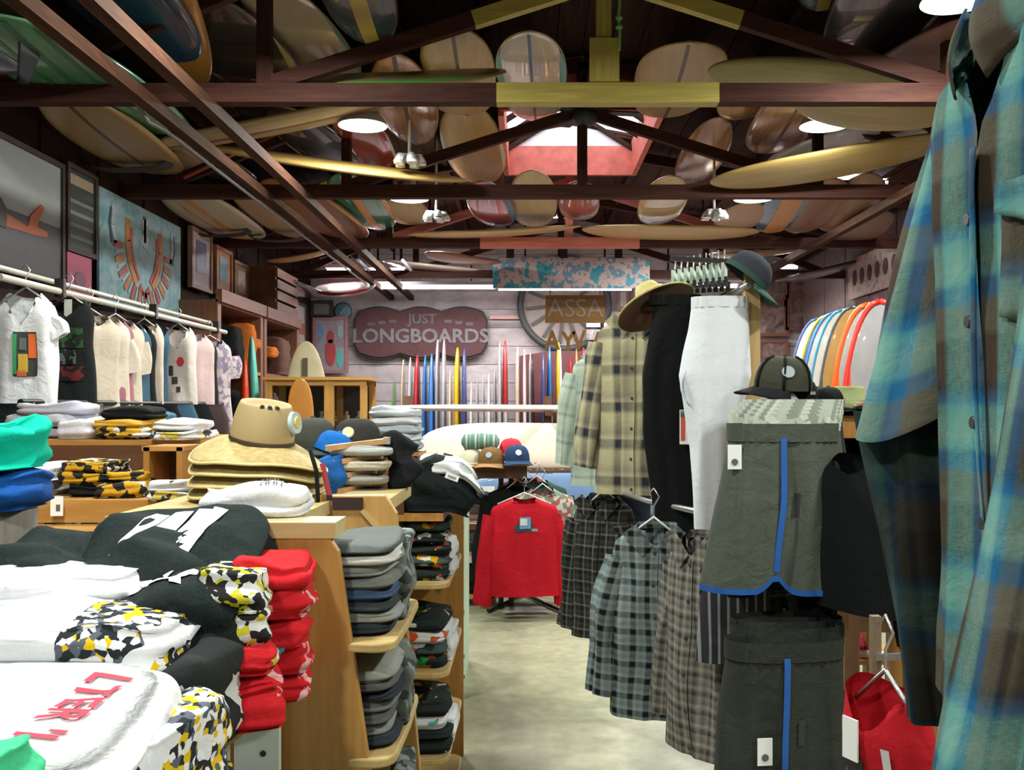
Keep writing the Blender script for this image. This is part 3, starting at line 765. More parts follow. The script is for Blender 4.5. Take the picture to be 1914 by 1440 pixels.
def folded(name, label, cat, loc, rz, w, d, h, mat, seed=1.0, layers=2, group=None, amp=.014, warp=None, nu=44, edge=.08, tilt=(0, 0), ns=10):
    """soft folded cloth: rounded slab with fold grooves round its side and a wrinkled top"""
    t = thing(name, label, cat, loc, rz, group, rot=(tilt[0], tilt[1], rz))
    rings = [(0, 0), (.6, 0), (.93, .02)]
    for k in range(ns + 1):
        zz = k / ns
        rings.append((1 - edge * abs(2 * zz - 1) ** 4 - .05 * (.5 + .5 * cos(2 * pi * layers * zz)), .04 + .92 * zz))
    rings += [(.88, 1.0), (.72, 1.03), (.54, 1.05), (.36, 1.06), (.18, 1.06), (0, 1.06)]
    nr = len(rings) - 1
    def fn(u, v):
        k = round(v * nr); rf, zz = rings[k]; a = 2 * pi * u
        x = w / 2 * rf * sgp(cos(a), .42); y = d / 2 * rf * sgp(sin(a), .42)
        n = nz(x * 7 + seed, y * 7 - seed, zz * 2 + seed); n2 = nz(x * 16 - seed, y * 16, seed)
        up = zz if zz > .05 else 0
        z = zz * h + up * (n * amp * 1.6 + n2 * amp * .7)
        x += nz(zz * 3 + seed, y * 5, 3 + seed) * amp * 1.1; y += nz(zz * 3 - seed, x * 5, 8 + seed) * amp * 1.1
        q = (x, y, z)
        if warp: q = warp(*q)
        return (q[0], q[1], q[2], x, y - zz * h)
    MB().grid(fn, nu, nr).build('cloth', mat, t)
    return t
def drop_print(t, text, size, mat, loc, rz=0.0, name='lettering', bold=.0, sx=1.0, warp_h=.004):
    """flat print laid onto the first cloth mesh of a thing, following its surface"""
    cu = bpy.data.curves.new('text', 'FONT'); cu.body = text; cu.size = size; cu.align_x = 'CENTER'; cu.align_y = 'CENTER'; cu.offset = bold; cu.resolution_u = 3
    o = bpy.data.objects.new('text', cu); COL.objects.link(o)
    bpy.context.view_layer.update()
    me = bpy.data.meshes.new_from_object(o.evaluated_get(bpy.context.evaluated_depsgraph_get()))
    bpy.data.objects.remove(o)
    import bmesh
    bm = bmesh.new(); bm.from_mesh(me); bmesh.ops.triangulate(bm, faces=bm.faces)
    for _ in range(2): bmesh.ops.subdivide_edges(bm, edges=[e for e in bm.edges if e.calc_length() > size * .12], cuts=1)
    src = t.children[0].data
    tr = BVHTree.FromPolygons([v.co.copy() for v in src.vertices], [tuple(p.vertices) for p in src.polygons])
    m = Matrix.Translation(Vector(loc)) @ Matrix.Rotation(rz, 4, 'Z')
    for v in bm.verts:
        p = m @ Vector((v.co.x * sx, v.co.y, 0)); hit = tr.ray_cast(Vector((p.x, p.y, 3)), Vector((0, 0, -1)))
        p.z = (hit[0].z if hit[0] else p.z) + warp_h; v.co = p
    bm.to_mesh(me); bm.free(); me.materials.clear(); me.materials.append(mat)
    q = bpy.data.objects.new(name, me); COL.objects.link(q); q.parent = t; return q
def text_mesh(name, text, size, mat, parent, loc, depth=.006, bold=.0, sx=1.0, rot=(R(90), 0, 0)):
    cu = bpy.data.curves.new('text', 'FONT'); cu.body = text; cu.size = size; cu.align_x = 'CENTER'; cu.align_y = 'CENTER'; cu.extrude = depth; cu.offset = bold; cu.resolution_u = 3
    o = bpy.data.objects.new('text', cu); COL.objects.link(o)
    bpy.context.view_layer.update()
    me = bpy.data.meshes.new_from_object(o.evaluated_get(bpy.context.evaluated_depsgraph_get())); bpy.data.objects.remove(o)
    me.materials.clear(); me.materials.append(mat)
    q = bpy.data.objects.new(name, me); COL.objects.link(q); q.parent = parent; q.location = loc; q.rotation_euler = rot; q.scale = (sx, 1, 1)
    return q
def cap(label, loc, rz, mat, visor=None, badge=None, s=1.0, group=None, tilt=(0, 0), name='baseball_cap', mesh=None, badge_side=-90):
    t = thing(name, label, 'cap', loc, 0, group, rot=(tilt[0], tilt[1], rz))
    def dome(u, v):
        a = 2 * pi * u; e = pi / 2 * v; r = cos(e) ** .62
        return (.092 * s * r * cos(a), .105 * s * r * sin(a), .115 * s * sin(e) ** .9, u, v)
    MB().grid(dome, 28, 10).build('crown', mat, t)
    def vis(u, v):
        a = R(-155 + 130 * u); r = .10 * s + .075 * s * v * (.35 + .65 * sin(pi * u))
        x = .092 * s / .1 / s * r * cos(a) * 1.0; y = 1.08 * r * sin(a)
        return (x, y, .006 - .9 * x * x / s * (.6 + v) - .018 * v * s, u, v)
    MB().grid(vis, 18, 5).build('visor', visor or mat, t, solid=.004)
    MB().lathe([(0, .008), (.007, .006), (.009, 0)], 8, (0, 0, .113 * s)).build('button', visor or mat, t)
    if mesh:
        for k in range(6):
            a = 2 * pi * k / 6 + .4
            MB().tube([(.095 * s * cos(e) ** .62 * cos(a), .108 * s * cos(e) ** .62 * sin(a), .118 * s * sin(e) ** .9) for e in [i * pi / 2 / 6 for i in range(6)]], .005, 5).build('seam', mesh, t)
    if badge:
        a = R(badge_side); e = .55; r = cos(e) ** .62
        p = Vector((.092 * s * r * cos(a), .105 * s * r * sin(a), .115 * s * sin(e) ** .9)); nrm = Vector((cos(a), sin(a), .45)).normalized()
        MB().tube([p - nrm * .004, p + nrm * .005], [.023 * s, .021 * s], 16).build('badge', badge, t)
    return t
def straw_hat(label, loc, rz, mats, Rb=.20, droop=.045, crown=True, s=1.0, group='straw hats in the stack', tilt=(0, 0), seed=0.0, band=None):
    t = thing('straw_hat', label, 'hat', loc, 0, group, rot=(tilt[0], tilt[1], rz))
    def brim(u, v):
        a = 2 * pi * u; r = .082 + (Rb - .082) * v
        z = .03 - droop * v ** 1.3 * (1 + .5 * cos(2 * a)) + .006 * nz(cos(a) * 2 + seed, sin(a) * 2, v)
        return (r * cos(a) * 1.0, r * sin(a) * 1.12, z, u, v)
    MB().grid(brim, 48, 10).build('brim', mats[0], t, solid=.005)
    def rim(u, v):
        p = brim(u, 1); a = 2 * pi * v; return (p[0] * (1 + .02 * cos(a)), p[1] * (1 + .02 * cos(a)), p[2] + .0045 * sin(a))
    MB().grid(rim, 48, 6).build('rim_edge', mats[2], t)
    if crown:
        H = .125 * s
        def cr(u, v):
            a = 2 * pi * u
            k = min(1, v / .62); z = .025 + H * k ** .9
            r = .094 - .020 * k * k
            if v > .62:
                q = (v - .62) / .38; r = .074 * (1 - q) ** .8; z = .025 + H + .006 * sin(pi * min(1, q * 2.5)) - .026 * q ** .7
            x = r * cos(a) * .95; y = r * sin(a) * 1.12
            return (x, y, z, u, v)
        c = MB().grid(cr, 40, 24).build('crown', mats[1], t)
        MB().lathe([(.0945, .03), (.0955, .034), (.094, .042)], 40, (0, 0, 0), 0, .97, 1.13).build('band', band or mats[3], t)
        for k in (-1, 0, 1):
            a = R(-90 + 17 * k)
            MB().tube([(.068 * cos(a) * .95, .068 * sin(a) * 1.12 , .025 + H * .985), (.073 * cos(a) * .98, .077 * sin(a) * 1.12, .025 + H * .975)], .0065, 8).build('eyelet', mats[3], c)
    else:
        MB().lathe([(.083, .02), (.078, .05), (.07, .06)], 30, (0, 0, 0), 0, 1, 1.12).build('crown', mats[1], t)
    return t
# ------------------------------------------------------------------ back wall
def build_back():
    GREY = plain((.11, .11, .11), .7, name='weathered_paint', var=.3); MAR = blotch([(.035, .009, .009), (.062, .02, .02), (.04, .026, .026)], 9, .8, 1)
    DKB = plain((.015, .015, .014), .7)
    # JUST LONGBOARDS sign
    c = at(786, 622, 14.55); k = 14.55 / F
    t = thing('shop_sign', 'dark maroon scalloped sign reading JUST LONGBOARDS on the back wall', 'sign', c)
    W, Hh = 122 * k, 46 * k
    pts = []
    def side(sgn):
        out = []
        for i in range(49):
            u = i / 48; x = -W * .93 + 1.86 * W * u
            z = Hh * (.82 + .18 * abs(sin(pi * 3 * u)))
            out.append((x, z))
        return out
    top = side(1); 
    pts = top + [(W, Hh * .5), (W * 1.0, -Hh * .5)] + [(x, -z) for (x, z) in reversed(top)] + [(-W, -Hh * .5), (-W, Hh * .5)]
    MB().prism([(x * 1.03, z * 1.08) for x, z in pts], .012, .05).build('border', DKB, t)
    MB().prism(pts, -.012, .03).build('panel', MAR, t)
    text_mesh('lettering', 'LONGBOARDS', .29, GREY, t, (0, -.016, -.06), .006, .008, 1.06)
    text_mesh('lettering', 'JUST', .20, plain((.075, .072, .072), .7), t, (.03, -.016, .20), .005, .006, 1.05)
    for sx in (-1, 1):
        for q in range(3):
            MB().box((sx * (.42 + q * .16), -.016, .17 - .02 * q), (.11, .008, .05)).build('ornament', plain((.07, .05, .05), .6), t)
    # wheel emblem with wooden cut-out letters in front
    c = at(1055, 570, 14.6); t = thing('round_emblem', 'large dark ring with spokes hung on the back wall', 'emblem', c)
    def ring(r0, r1, y0, y1, mt, nm):
        m = MB()
        prof = [(r0, y0), (r1, y0), (r1, y1), (r0, y1), (r0, y0)]
        m.lathe(prof, 40); m.xf(Matrix.Rotation(R(90), 4, 'X')); m.build(nm, mt, t)
    ring(.62, .72, -.02, .03, plain((.03, .036, .036), .6), 'ring')
    MB().tube([(0, .03, 0), (0, .025, 0)], [.62, .62], 36).build('backing', plain((.24, .21, .19), .7), t)
    for i in range(14):
        a = 2 * pi * i / 14 + .1
        MB().bar((.28 * cos(a), 0, .28 * sin(a)), (.58 * cos(a), 0, .58 * sin(a)), .05, .03, up=(0, 1, 0)).build('spoke', plain((.05, .05, .05), .6), t)
    BW = wood((.20, .095, .018), (.32, .16, .04), 'x', 1, .6, 'cutout_wood')
    c = at(1075, 578, 13.2); t = thing('wooden_sign', 'brown wooden plank sign with pale cut letters under the mural', 'sign', c)
    MB().box((0, 0, 0), (112 * 13.2 / F, .03, 52 * 13.2 / F)).build('plank', BW, t, bevel=.01)
    text_mesh('lettering', 'ASSA', .36, plain((.30, .24, .20), .7), t, (0, -.018, 0), .005, .0, .95)
    for x in (-.34, .34): MB().tube([(x, 0, .19), (x, 0, .62)], .006, 6).build('cord', DKB, t)
    for i, (px, ch) in enumerate(((1032, 'A'), (1062, 'Y'), (1082, 'V'), (1118, 'A'))):
        text_mesh('letter_cutout', ch, .36, BW, t, ((px - 1075) * 13.2 / F, .0, -.44 - .02 * (i % 2)), .012, .012, .8)
    # small painted lines of writing on the wall
    c = at(943, 606, 14.64); t = thing('wall_lettering', 'faded small dark lettering painted on the pale back wall', 'lettering', c)
    text_mesh('lettering', 'SURFBOARDS', .085, plain((.2, .2, .2), .7), t, (0, 0, 0), .003)
    MB().box((0, 0, .1), (.45, .004, .05)).build('painted_stripe', plain((.50, .30, .27), .7), t)
    # mural board hung from the last truss
    c = at(1068, 510, 12.6); c.y = 12.66; t = thing('mural_board', 'long hanging board painted in blue and pale pink blotches', 'painting', c)
    MB().prism([(-1.03, -.20), (1.03, -.20), (1.03, .15), (.9, .21), (-.93, .22), (-1.03, .14)], -.03, .03).build('board', blotch([(.01, .20, .34), (.06, .33, .44), (.60, .44, .43), (.16, .30, .42), (.66, .50, .47), (.02, .22, .34)], 4.6, .6, 4, .25, interp='CONSTANT'), t, bevel=.008)
    for x in (-.8, -.1, .62):
        MB().box((x, -.02, .26), (.10, .05, .13)).build('hanging_clip', DKB, t)
    MB().tube([(.66, -.02, .2), (.62, -.02, .42)], .012, 6).build('cord', DKB, t)
    # framed poster, round plaque etc.
    def picture(label, px, py, wpx, hpx, d, frame, mats, parts=(), name='framed_picture', cat='picture', rz=0, depth=.035, fw=.05):
        c = at(px, py, d); kk = d / F; w, h = wpx * kk, hpx * kk
        t = thing(name, label, cat, c, rz, 'framed pictures')
        MB().box((0, 0, 0), (w - fw, depth * .5, h - fw)).build('picture', mats, t)
        fr = MB()
        for s in (-1, 1):
            fr.box((s * (w / 2 - fw / 2), -.005, 0), (fw, depth, h)); fr.box((0, -.005, s * (h / 2 - fw / 2)), (w - 2 * fw, depth, fw))
        fr.build('frame', frame, t)
        for (x, z, ww, hh, m) in parts:
            MB().prism([(x + ww / 2 * cos(a) , z + hh / 2 * sin(a)) for a in [2 * pi * i / 10 for i in range(10)]], -depth * .25 - .006, -depth * .25 + .002).build('painted_shape', m, t)
        return t
    RED = plain((.28, .04, .04), .6); BL = plain((.10, .22, .33), .6)
    picture('framed poster of a red figure left of the longboards sign', 618, 645, 66, 106, 14.6, plain((.24, .12, .12), .6), blotch([(.16, .13, .14), (.28, .26, .28)], 5, .6, 2),
            [(.0, .12, .12, .2, RED), (.0, -.12, .17, .42, RED), (-.15, .2, .1, .24, BL), (.14, -.2, .1, .3, plain((.06, .30, .28), .6)), (.15, .2, .09, .2, plain((.2, .32, .3), .6))])
    c = at(641, 582, 14.6); t = thing('round_plaque', 'dark teal round plaque above the red figure poster', 'plaque', c)
    m = MB().lathe([(0, .02), (.11, .02), (.14, .0), (.0, -.005)], 24); m.xf(Matrix.Rotation(R(90), 4, 'X')); m.build('disc', plain((.05, .13, .14), .5), t)
    MB().bar((-.03, -.03, -.04), (.04, -.03, .05), .02, .01).build('hand', plain((.35, .28, .15), .5), t)
    picture('dark framed print above the red figure poster', 602, 578, 42, 32, 14.6, DKB, plain((.12, .12, .11), .6))
    for i, (px, py, w, h, lab) in enumerate(((1448, 545, 52, 44, 'small framed print beside the dark green cap'), (1443, 598, 62, 62, 'framed dark photograph right of the wooden post'),
                            (1492, 585, 54, 66, 'framed brown photograph above the leaning surfboards'),
                            (1494, 535, 46, 34, 'low framed print high on the right of back wall'), (1445, 655, 56, 40, 'framed print low behind the mesh cap'))):
        picture(lab, px, py, w, h, 14.62, plain((.16, .065, .04), .5), blotch([(.03, .03, .035), (.18, .12, .10), (.30, .24, .22)], 6, .4, i * 3.3))
    for i, (px, py, w, h, lab) in enumerate(((1165, 560, 24, 40, 'small frosted wall frame behind the straw hat, left'), (1190, 556, 24, 44, 'small frosted wall frame behind the straw hat, right'))):
        picture(lab, px, py, w, h, 14.6, plain((.13, .06, .05), .5), plain((.28, .26, .26), .5))
    for i, (px, w, lab) in enumerate(((1109, 26, 'bright white lettered card on back wall, left'), (1143, 28, 'bright white lettered card on back wall, right'))):
        c = at(px, 606, 14.5); t = thing('wall_card', lab, 'card', c, 0, 'white cards'); MB().box((0, 0, 0), (w * 14.5 / F, .012, .09)).build('card', plain((.85, .84, .84), .5), t)
        MB().box((.0, .0, -.16), (w * 14.5 / F, .012, .16)).build('photo', blotch([(.1, .1, .11), (.4, .4, .4)], 8, .5, i), t)
    # right wall: hand painted signs
    for i, (d, z, w, h, lab, m) in enumerate(((11.5, 3.22, 1.8, .50, 'long pale hand painted sign on the right wall', blotch([(.42, .33, .28), (.50, .40, .34), (.12, .07, .06)], 7, .6, 2)),
                              (11.4, 2.72, 1.5, .42, 'maroon lettered sign on the right wall', blotch([(.16, .05, .06), (.10, .03, .03), (.30, .24, .22)], 8, .6, 5)))):
        t = thing('wall_sign', lab, 'sign', (XR - .04, d, z), R(90))
        MB().prism([(-w / 2, -h / 2), (w / 2, -h / 2), (w / 2 * 1.02, 0), (w / 2, h / 2), (-w / 2, h / 2), (-w / 2 * 1.02, 0)], -.02, .02).build('board', m, t)
        for k in range(6):
            a = -w * .36 + k * w * .145
            MB().prism([(a + .07 * cos(q), .1 * sin(q)) for q in [2 * pi * j / 9 for j in range(9)]], -.03, .03).build('painted_letter', plain((.07, .04, .04) if i == 0 else (.4, .33, .3), .6), t)
    # ---- longboards standing on edge in the back rack
    NAMES = {'r': ('red', (.38, .02, .02)), 'b': ('blue', (.03, .15, .42)), 'w': ('white', (.60, .57, .56)), 'y': ('yellow', (.62, .40, .01)), 'n': ('navy', (.03, .05, .16)),
             'g': ('green', (.16, .36, .12)), 'c': ('cream', (.55, .45, .33)), 'k': ('black', (.03, .02, .02)), 't': ('turquoise', (.05, .33, .38)), 'o': ('orange brown', (.40, .18, .03)), 's': ('grey', (.36, .35, .36))}
    L1 = [(740, 705, 'g', 5), (757, 672, 'c', 6), (770, 668, 's', 7), (783, 664, 'r', 12), (798, 664, 'b', 9), (810, 662, 'b', 10), (821, 635, 's', 9), (833, 634, 's', 8), (845, 690, 'c', 6), (858, 650, 'y', 13), (871, 652, 'n', 10),
          (884, 715, 'w', 6), (895, 708, 's', 7), (906, 702, 's', 6), (917, 698, 'w', 7), (928, 690, 's', 7), (937, 640, 's', 8)]
    L2 = [(949, 636, 'r', 11), (963, 648, 'c', 9), (976, 652, 'w', 7), (987, 660, 'w', 8), (999, 662, 'k', 9), (1011, 660, 'n', 9), (1023, 648, 'b', 11), (1040, 640, 'y', 12), (1052, 650, 'w', 7), (1062, 668, 'r', 11), (1073, 652, 'o', 8), (1086, 650, 'r', 11), (1099, 656, 't', 10), (1110, 650, 'c', 7), (1121, 648, 'o', 9), (1133, 650, 'k', 10), (1145, 652, 'c', 8)]
    for row, side in ((L1, 'left'), (L2, 'right')):
        for i, (px, py, cc, wd) in enumerate(row):
            nm, col = NAMES[cc]
            d = 13.9 - .05 * (i % 3)
            top = at(px - (4 if side == 'left' else -3 if i % 4 else 6), py, d); bot = Vector((top.x + .03, d - .12, .12))
            lab = f'{nm} longboard on edge, {ORD1[i]} from left in {side} half of back rack'
            T = wd * 13.9 / F * 1.0
            two = cc in 'br' and i % 3 == 0
            m = plain(col, .3, 0, .1, 'resin', .3) if not two else stripes([(0, (.55, .5, .47)), (.55, col)], 'UV', 'Y', 1, .3)
            surfboard(lab, bot, top, .54, m, [], nose=2.0, rock=.01, T=T, group='longboards in the back rack', up=(1, 0, 0.02), name='longboard')
    # rack holding them
    t = thing('board_rack', 'low wooden longboard rack along the back wall', 'rack', (.0, 13.8, 0))
    for y in (-.5, .3): MB().box((-.2, y, .08), (4.6, .08, .12)).build('base_rail', BROWNX, t)
    for k in range(10):
        MB().box((-2.3 + k * .5, .3, .35), (.04, .05, .5)).build('divider', BROWNZ, t)
    # wall-mounted curved dark board behind right half
    c = at(1060, 672, 14.5); t = thing('wall_panel', 'dark red wall panel with a bowed top behind the back rack', 'panel', c)
    MB().prism([(-.72, -1.2)] + [(-.72 + 1.44 * i / 12, .05 + .08 * sin(pi * i / 12)) for i in range(13)] + [(.72, -1.2)], -.02, .02).build('panel', plain((.10, .03, .03), .6), t)
    # ---- big boards lying on their rails in front
    WB = plain((.86, .74, .60), .35, 0, .03, 'cream_resin', .3)
    surfboard('big cream surfboard lying on its rail in the middle rack', at(783, 832, 8.9), at(1330, 836, 8.9), .42, WB, [], up=(0, -1, .12), T=.08, nose=3, tail=5.0, group='surfboards in the middle rack', rock=.0)
    surfboard('light blue surfboard lying on its rail on the bottom rack tier', at(862, 928, 8.6), at(1330, 925, 8.6), .40, plain((.13, .22, .40), .4, 0, .05, 'blue_resin', .2), [], up=(0, -1, .1), T=.08, nose=3, tail=5.0, group='surfboards in the middle rack', rock=.0)
    surfboard('thin white surfboard lying flat on top of the middle rack', at(700, 762, 9.3), at(1330, 766, 9.3), .5, plain((.78, .70, .66), .35, 0, .03), [], T=.07, group='surfboards in the middle rack', rock=.0, nose=3, tail=3)
    c = at(912, 922, 8.5); t = thing('price_card', 'white square price card stuck on the light blue surfboard', 'card', c); MB().box((0, -.015, 0), (.12, .004, .12)).build('card', plain((.85, .85, .86), .5), t)
    t = thing('display_rack', 'dark wooden surfboard rack holding the cream and blue boards', 'rack', (.1, 9.0, 0))
    for x in (-1.25, .1, 1.5):
        MB().box((x, .35, .85), (.08, .08, 1.7)).build('post', BROWNZ, t, bevel=.004)
        for z in (.50, .98, 1.54): MB().box((x, -.02, z), (.06, .75, .05)).build('arm', BROWNY, t)
    for z in (.50, .985): MB().box((.1, -.33, z), (3.0, .05, .085)).build('rail', BROWNX, t)
    MB().box((.15, -.2, .30), (2.9, .5, .04)).build('shelf', BROWNX, t)
    for x in (-1.2, .16, .62, 1.5): MB().box((x, -.2, .15), (.06, .5, .3)).build('leg', BROWNZ, t)
    t = thing('cardboard_box', 'dark box under the blue surfboard on the rack shelf', 'box', (.40, 8.75, .32)); MB().box((0, 0, .09), (.34, .3, .15)).build('carton', plain((.05, .035, .03), .7), t); MB().box((0, -.152, .15), (.34, .004, .012)).build('lid_edge', plain((.3, .25, .22), .6), t)
build_back()

# ------------------------------------------------------------------ left wall
def build_left():
    # bather picture
    def wall_pic(label, y0, y1, z0, z1, back, frame=None, fw=.035, name='framed_picture', x=XL + .035):
        t = thing(name, label, 'picture', (x, (y0 + y1) / 2, (z0 + z1) / 2), R(90), 'pictures on the left wall')
        w, h = y1 - y0, z1 - z0
        MB().box((0, .0, 0), (w, .02, h)).build('picture', back, t)
        if frame:
            fr = MB()
            for s in (-1, 1):
                fr.box((s * (w / 2 + fw / 2), -.005, 0), (fw, .045, h + 2 * fw)); fr.box((0, -.005, s * (h / 2 + fw / 2)), (w, .045, fw))
            fr.build('frame', frame, t)
        return t, w, h
    # rz=90: local +X -> world +Y ; local -Y -> world +X (faces the room)
    DK = plain((.05, .032, .027), .6)
    t, w, h = wall_pic('large grey picture of a floating orange bather on left wall', 5.2, 6.72, 2.48, 3.26, plain((.31, .335, .335), .5, var=.04), DK)
    MB().box((0, -.012, -h * .27), (w, .006, h * .46)).build('grey_water', plain((.065, .068, .075), .5), t)
    ORG = plain((.45, .11, .04), .5)
    for i, (pts) in enumerate(([(-.06, -.05), (.3, -.10), (.34, -.02), (.48, .08), (.52, .06), (.46, -.01), (.42, -.08), (.56, -.09), (.56, -.125), (.38, -.14), (-.06, -.15)], [(-.30, .03), (-.22, .06), (-.14, -.03), (-.12, -.10), (-.30, -.08)])):
        MB().prism(pts, -.02, -.010).build('bather_shape', ORG, t)
    MB().prism([(-.16, -.02), (-.02, .02), (.05, -.04), (.04, -.16), (-.2, -.14)], -.022, -.010).build('dark_hat_shape', plain((.06, .055, .05), .5), t)
    t, w, h = wall_pic('dark green and cream striped picture beside the bather', 6.83, 7.24, 2.74, 3.30, plain((.05, .065, .055), .5), DK)
    for k in range(4): MB().box((0, -.012, -.2 + k * .085), (w * .9, .004, .028)).build('pale_stripe', plain((.17, .20, .18), .5), t)
    MB().box((0, -.012, .21), (w * .9, .004, .075)).build('cream_band', plain((.36, .28, .20), .5), t)
    t, w, h = wall_pic('small deep pink poster under the striped picture', 6.82, 7.20, 2.38, 2.70, plain((.42, .06, .13), .5))
    MB().prism([(.09 * cos(a), .06 * sin(a) - .02) for a in [i * pi / 5 for i in range(10)]], -.014, -.009).build('dark_motif', plain((.16, .04, .08), .5), t)
    # bird painting built in relief strokes
    t, w, h = wall_pic('square turquoise painting of a spread winged bird', 7.33, 9.05, 2.38, 3.28, blotch([(.10, .22, .28), (.16, .33, .36), (.28, .40, .46), (.14, .26, .34)], 5, .6, 7, 1.5), None, name='painting')
    O1 = plain((.42, .17, .05), .6); R1 = plain((.36, .08, .08), .6); P1 = plain((.36, .40, .44), .6); D1 = plain((.05, .08, .10), .6)
    def stroke(pts, wd, m, nm='paint_stroke'):
        mb = MB()
        for a, b in zip(pts, pts[1:]): mb.bar((a[0], -.014, a[1]), (b[0], -.014, b[1]), wd, .006, up=(0, 1, 0))
        mb.build(nm, m, t)
    for s in (-1, 1):
        stroke([(s * .34, .30), (s * .36, .12), (s * .30, -.05), (s * .17, -.20)], .085, O1); stroke([(s * .27, .24), (s * .28, .08), (s * .22, -.06), (s * .12, -.17)], .05, R1)
        stroke([(s * .62, .36), (s * .64, .2), (s * .58, .06)], .05, P1); stroke([(s * .66, .33), (s * .69, .2), (s * .64, .06)], .03, D1)
    for k in range(13):
        a = R(185 + k * 14.5); stroke([(.44 * cos(a), .10 + .40 * sin(a) * .9), (.62 * cos(a), .10 + .56 * sin(a) * .9)], .05, O1 if k % 2 else R1, 'tail_feather')
    for k in range(12):
        a = R(192 + k * 14.5); stroke([(.44 * cos(a), .10 + .40 * sin(a) * .9), (.60 * cos(a), .10 + .54 * sin(a) * .9)], .025, P1, 'tail_feather')
    stroke([(0, .36), (.03, .24), (-.02, .12)], .13, P1); stroke([(.0, .38), (.0, .16)], .05, D1); stroke([(-.1, -.22), (0, -.3), (.1, -.22)], .05, R1)
    # framed pictures on top of the cabinets
    for i, (y0, y1, z0, z1, lab, inner) in enumerate(((9.25, 9.78, 2.78, 3.30, 'white matted picture of a dark blue wave above the cabinet', (.06, .07, .13)), (9.98, 10.45, 2.80, 3.24, 'orange framed picture with a teal photo above the cabinet', (.03, .10, .13)), (10.6, 11.1, 2.76, 3.18, 'brown framed picture next to the teal photo', (.20, .15, .14)))):
        t, w, h = wall_pic(lab, y0, y1, z0, z1, plain([(.48, .40, .40), (.42, .18, .07), (.24, .13, .08)][i], .5), plain([(.26, .15, .11), (.34, .13, .05), (.22, .11, .06)][i], .5), x=XL + .07)
        MB().box((0, -.012, .03), (w * .55, .005, h * .6)).build('photo', blotch([inner, tuple(x * 2.2 for x in inner), (.3, .28, .28)], 5, .4, i), t)
    for i, (y0, y1, z0, z1, lab) in enumerate(((12.3, 13.1, 2.55, 3.15, 'pale poster with a green band on the left wall'), (12.3, 13.1, 1.95, 2.45, 'pale grey poster under the green banded one'), (13.35, 14.1, 2.5, 3.05, 'dull red and grey poster near the back corner'), (13.35, 14.1, 1.85, 2.4, 'pale teal poster near the back corner'))):
        t, w, h = wall_pic(lab, y0, y1, z0, z1, blotch([(.26, .23, .22), (.34, .31, .30)], 4, .5, i), plain((.06, .04, .035), .6))
        MB().box((0, -.012, -.05 if i else .0), (w, .004, h * .3)).build('colour_band', plain([(.05, .10, .08), (.3, .28, .28), (.24, .08, .06), (.16, .22, .22)][i], .5), t)
    # tall brown cabinets with open shelves against the left wall
    for j, (y0, y1, lab) in enumerate(((9.0, 10.55, 'tall reddish brown open cabinet with dark clothes on left wall'), (10.6, 12.2, 'tall reddish brown open cabinet nearer the back corner'))):
        t = thing('shelf_cabinet', lab, 'cabinet', (XL + .22, (y0 + y1) / 2, 0), R(90), 'tall cabinets on the left wall')
        w = y1 - y0; RB = wood((.13, .05, .025), (.24, .10, .05), 'z', 1, .5, 'red_brown_wood'); RBX = wood((.13, .05, .025), (.24, .10, .05), 'x', 1, .5, 'red_brown_wood')
        for s in (-1, 1): MB().box((s * (w / 2 - .05), 0, 1.3), (.10, .38, 2.6)).build('side_panel', RB, t, bevel=.005)
        MB().box((0, .18, 1.3), (w, .02, 2.6)).build('back_panel', plain((.03, .018, .014), .7), t)
        for z in (.1, .9, 1.42, 1.95, 2.58): MB().box((0, 0, z), (w - .2, .38, .035)).build('shelf', RBX if z > 2 or j else PINEX, t)
        MB().box((0, -.2, 2.64), (w, .06, .12)).build('cornice', RBX, t, bevel=.006)
    OR = cloth((.50, .13, .02)); items = [((XL + .3, 9.62, 1.97), .34, .3, .40, BLACK, 'black jacket heap on the left cabinet upper shelf'), ((XL + .34, 9.98, 1.97), .16, .3, .46, OR, 'orange garment standing folded on the left cabinet shelf'),
             ((XL + .3, 10.28, 2.22), .22, .3, .1, OR, 'orange folded towel at the left cabinet right side'), ((XL + .3, 10.95, 2.16), .3, .3, .12, OR, 'orange folded towel in the farther cabinet'), ((XL + .3, 11.5, 1.97), .5, .3, .42, cloth((.10, .05, .04)), 'dark brown folded blankets in the farther cabinet'),
             ((XL + .3, 10.9, 1.44), .5, .3, .3, cloth((.05, .045, .04)), 'charcoal folded pile on the farther cabinet middle shelf'), ((XL + .3, 9.6, 1.44), .6, .3, .3, BLK2, 'black folded pile on the left cabinet middle shelf')]
    for k, (l, w, d, h, m, lab) in enumerate(items): folded('folded_cloth', lab, 'cloth', l, R(90), w, d, h, m, k + .5, 3)
    t = thing('wooden_crate', 'dark slatted wooden crate on the cabinet top', 'crate', (XL + .25, 11.6, 2.70), R(90))
    for k in range(4): MB().box((0, -.16, .06 + k * .13), (1.0, .03, .10)).build('slat', wood((.10, .04, .02), (.20, .09, .04), 'x', 1, .5, 'crate_wood'), t)
    for s in (-1, 1): MB().box((s * .48, 0, .26), (.04, .3, .52)).build('side_panel', BROWNZ, t)
    # turquoise and red boards standing in front
    surfboard('turquoise bodyboard standing on edge by the far cabinet', at(497, 1050, 9.4), at(464, 630, 9.4), .42, plain((.08, .40, .34), .4), [], up=(.9, .35, 0), T=.10, group='boards standing by the far cabinet')
    surfboard('red orange bodyboard standing on edge next to the turquoise one', at(468, 1050, 9.3), at(452, 672, 9.3), .36, plain((.62, .06, .02), .4), [], up=(.9, .35, 0), T=.09, group='boards standing by the far cabinet')
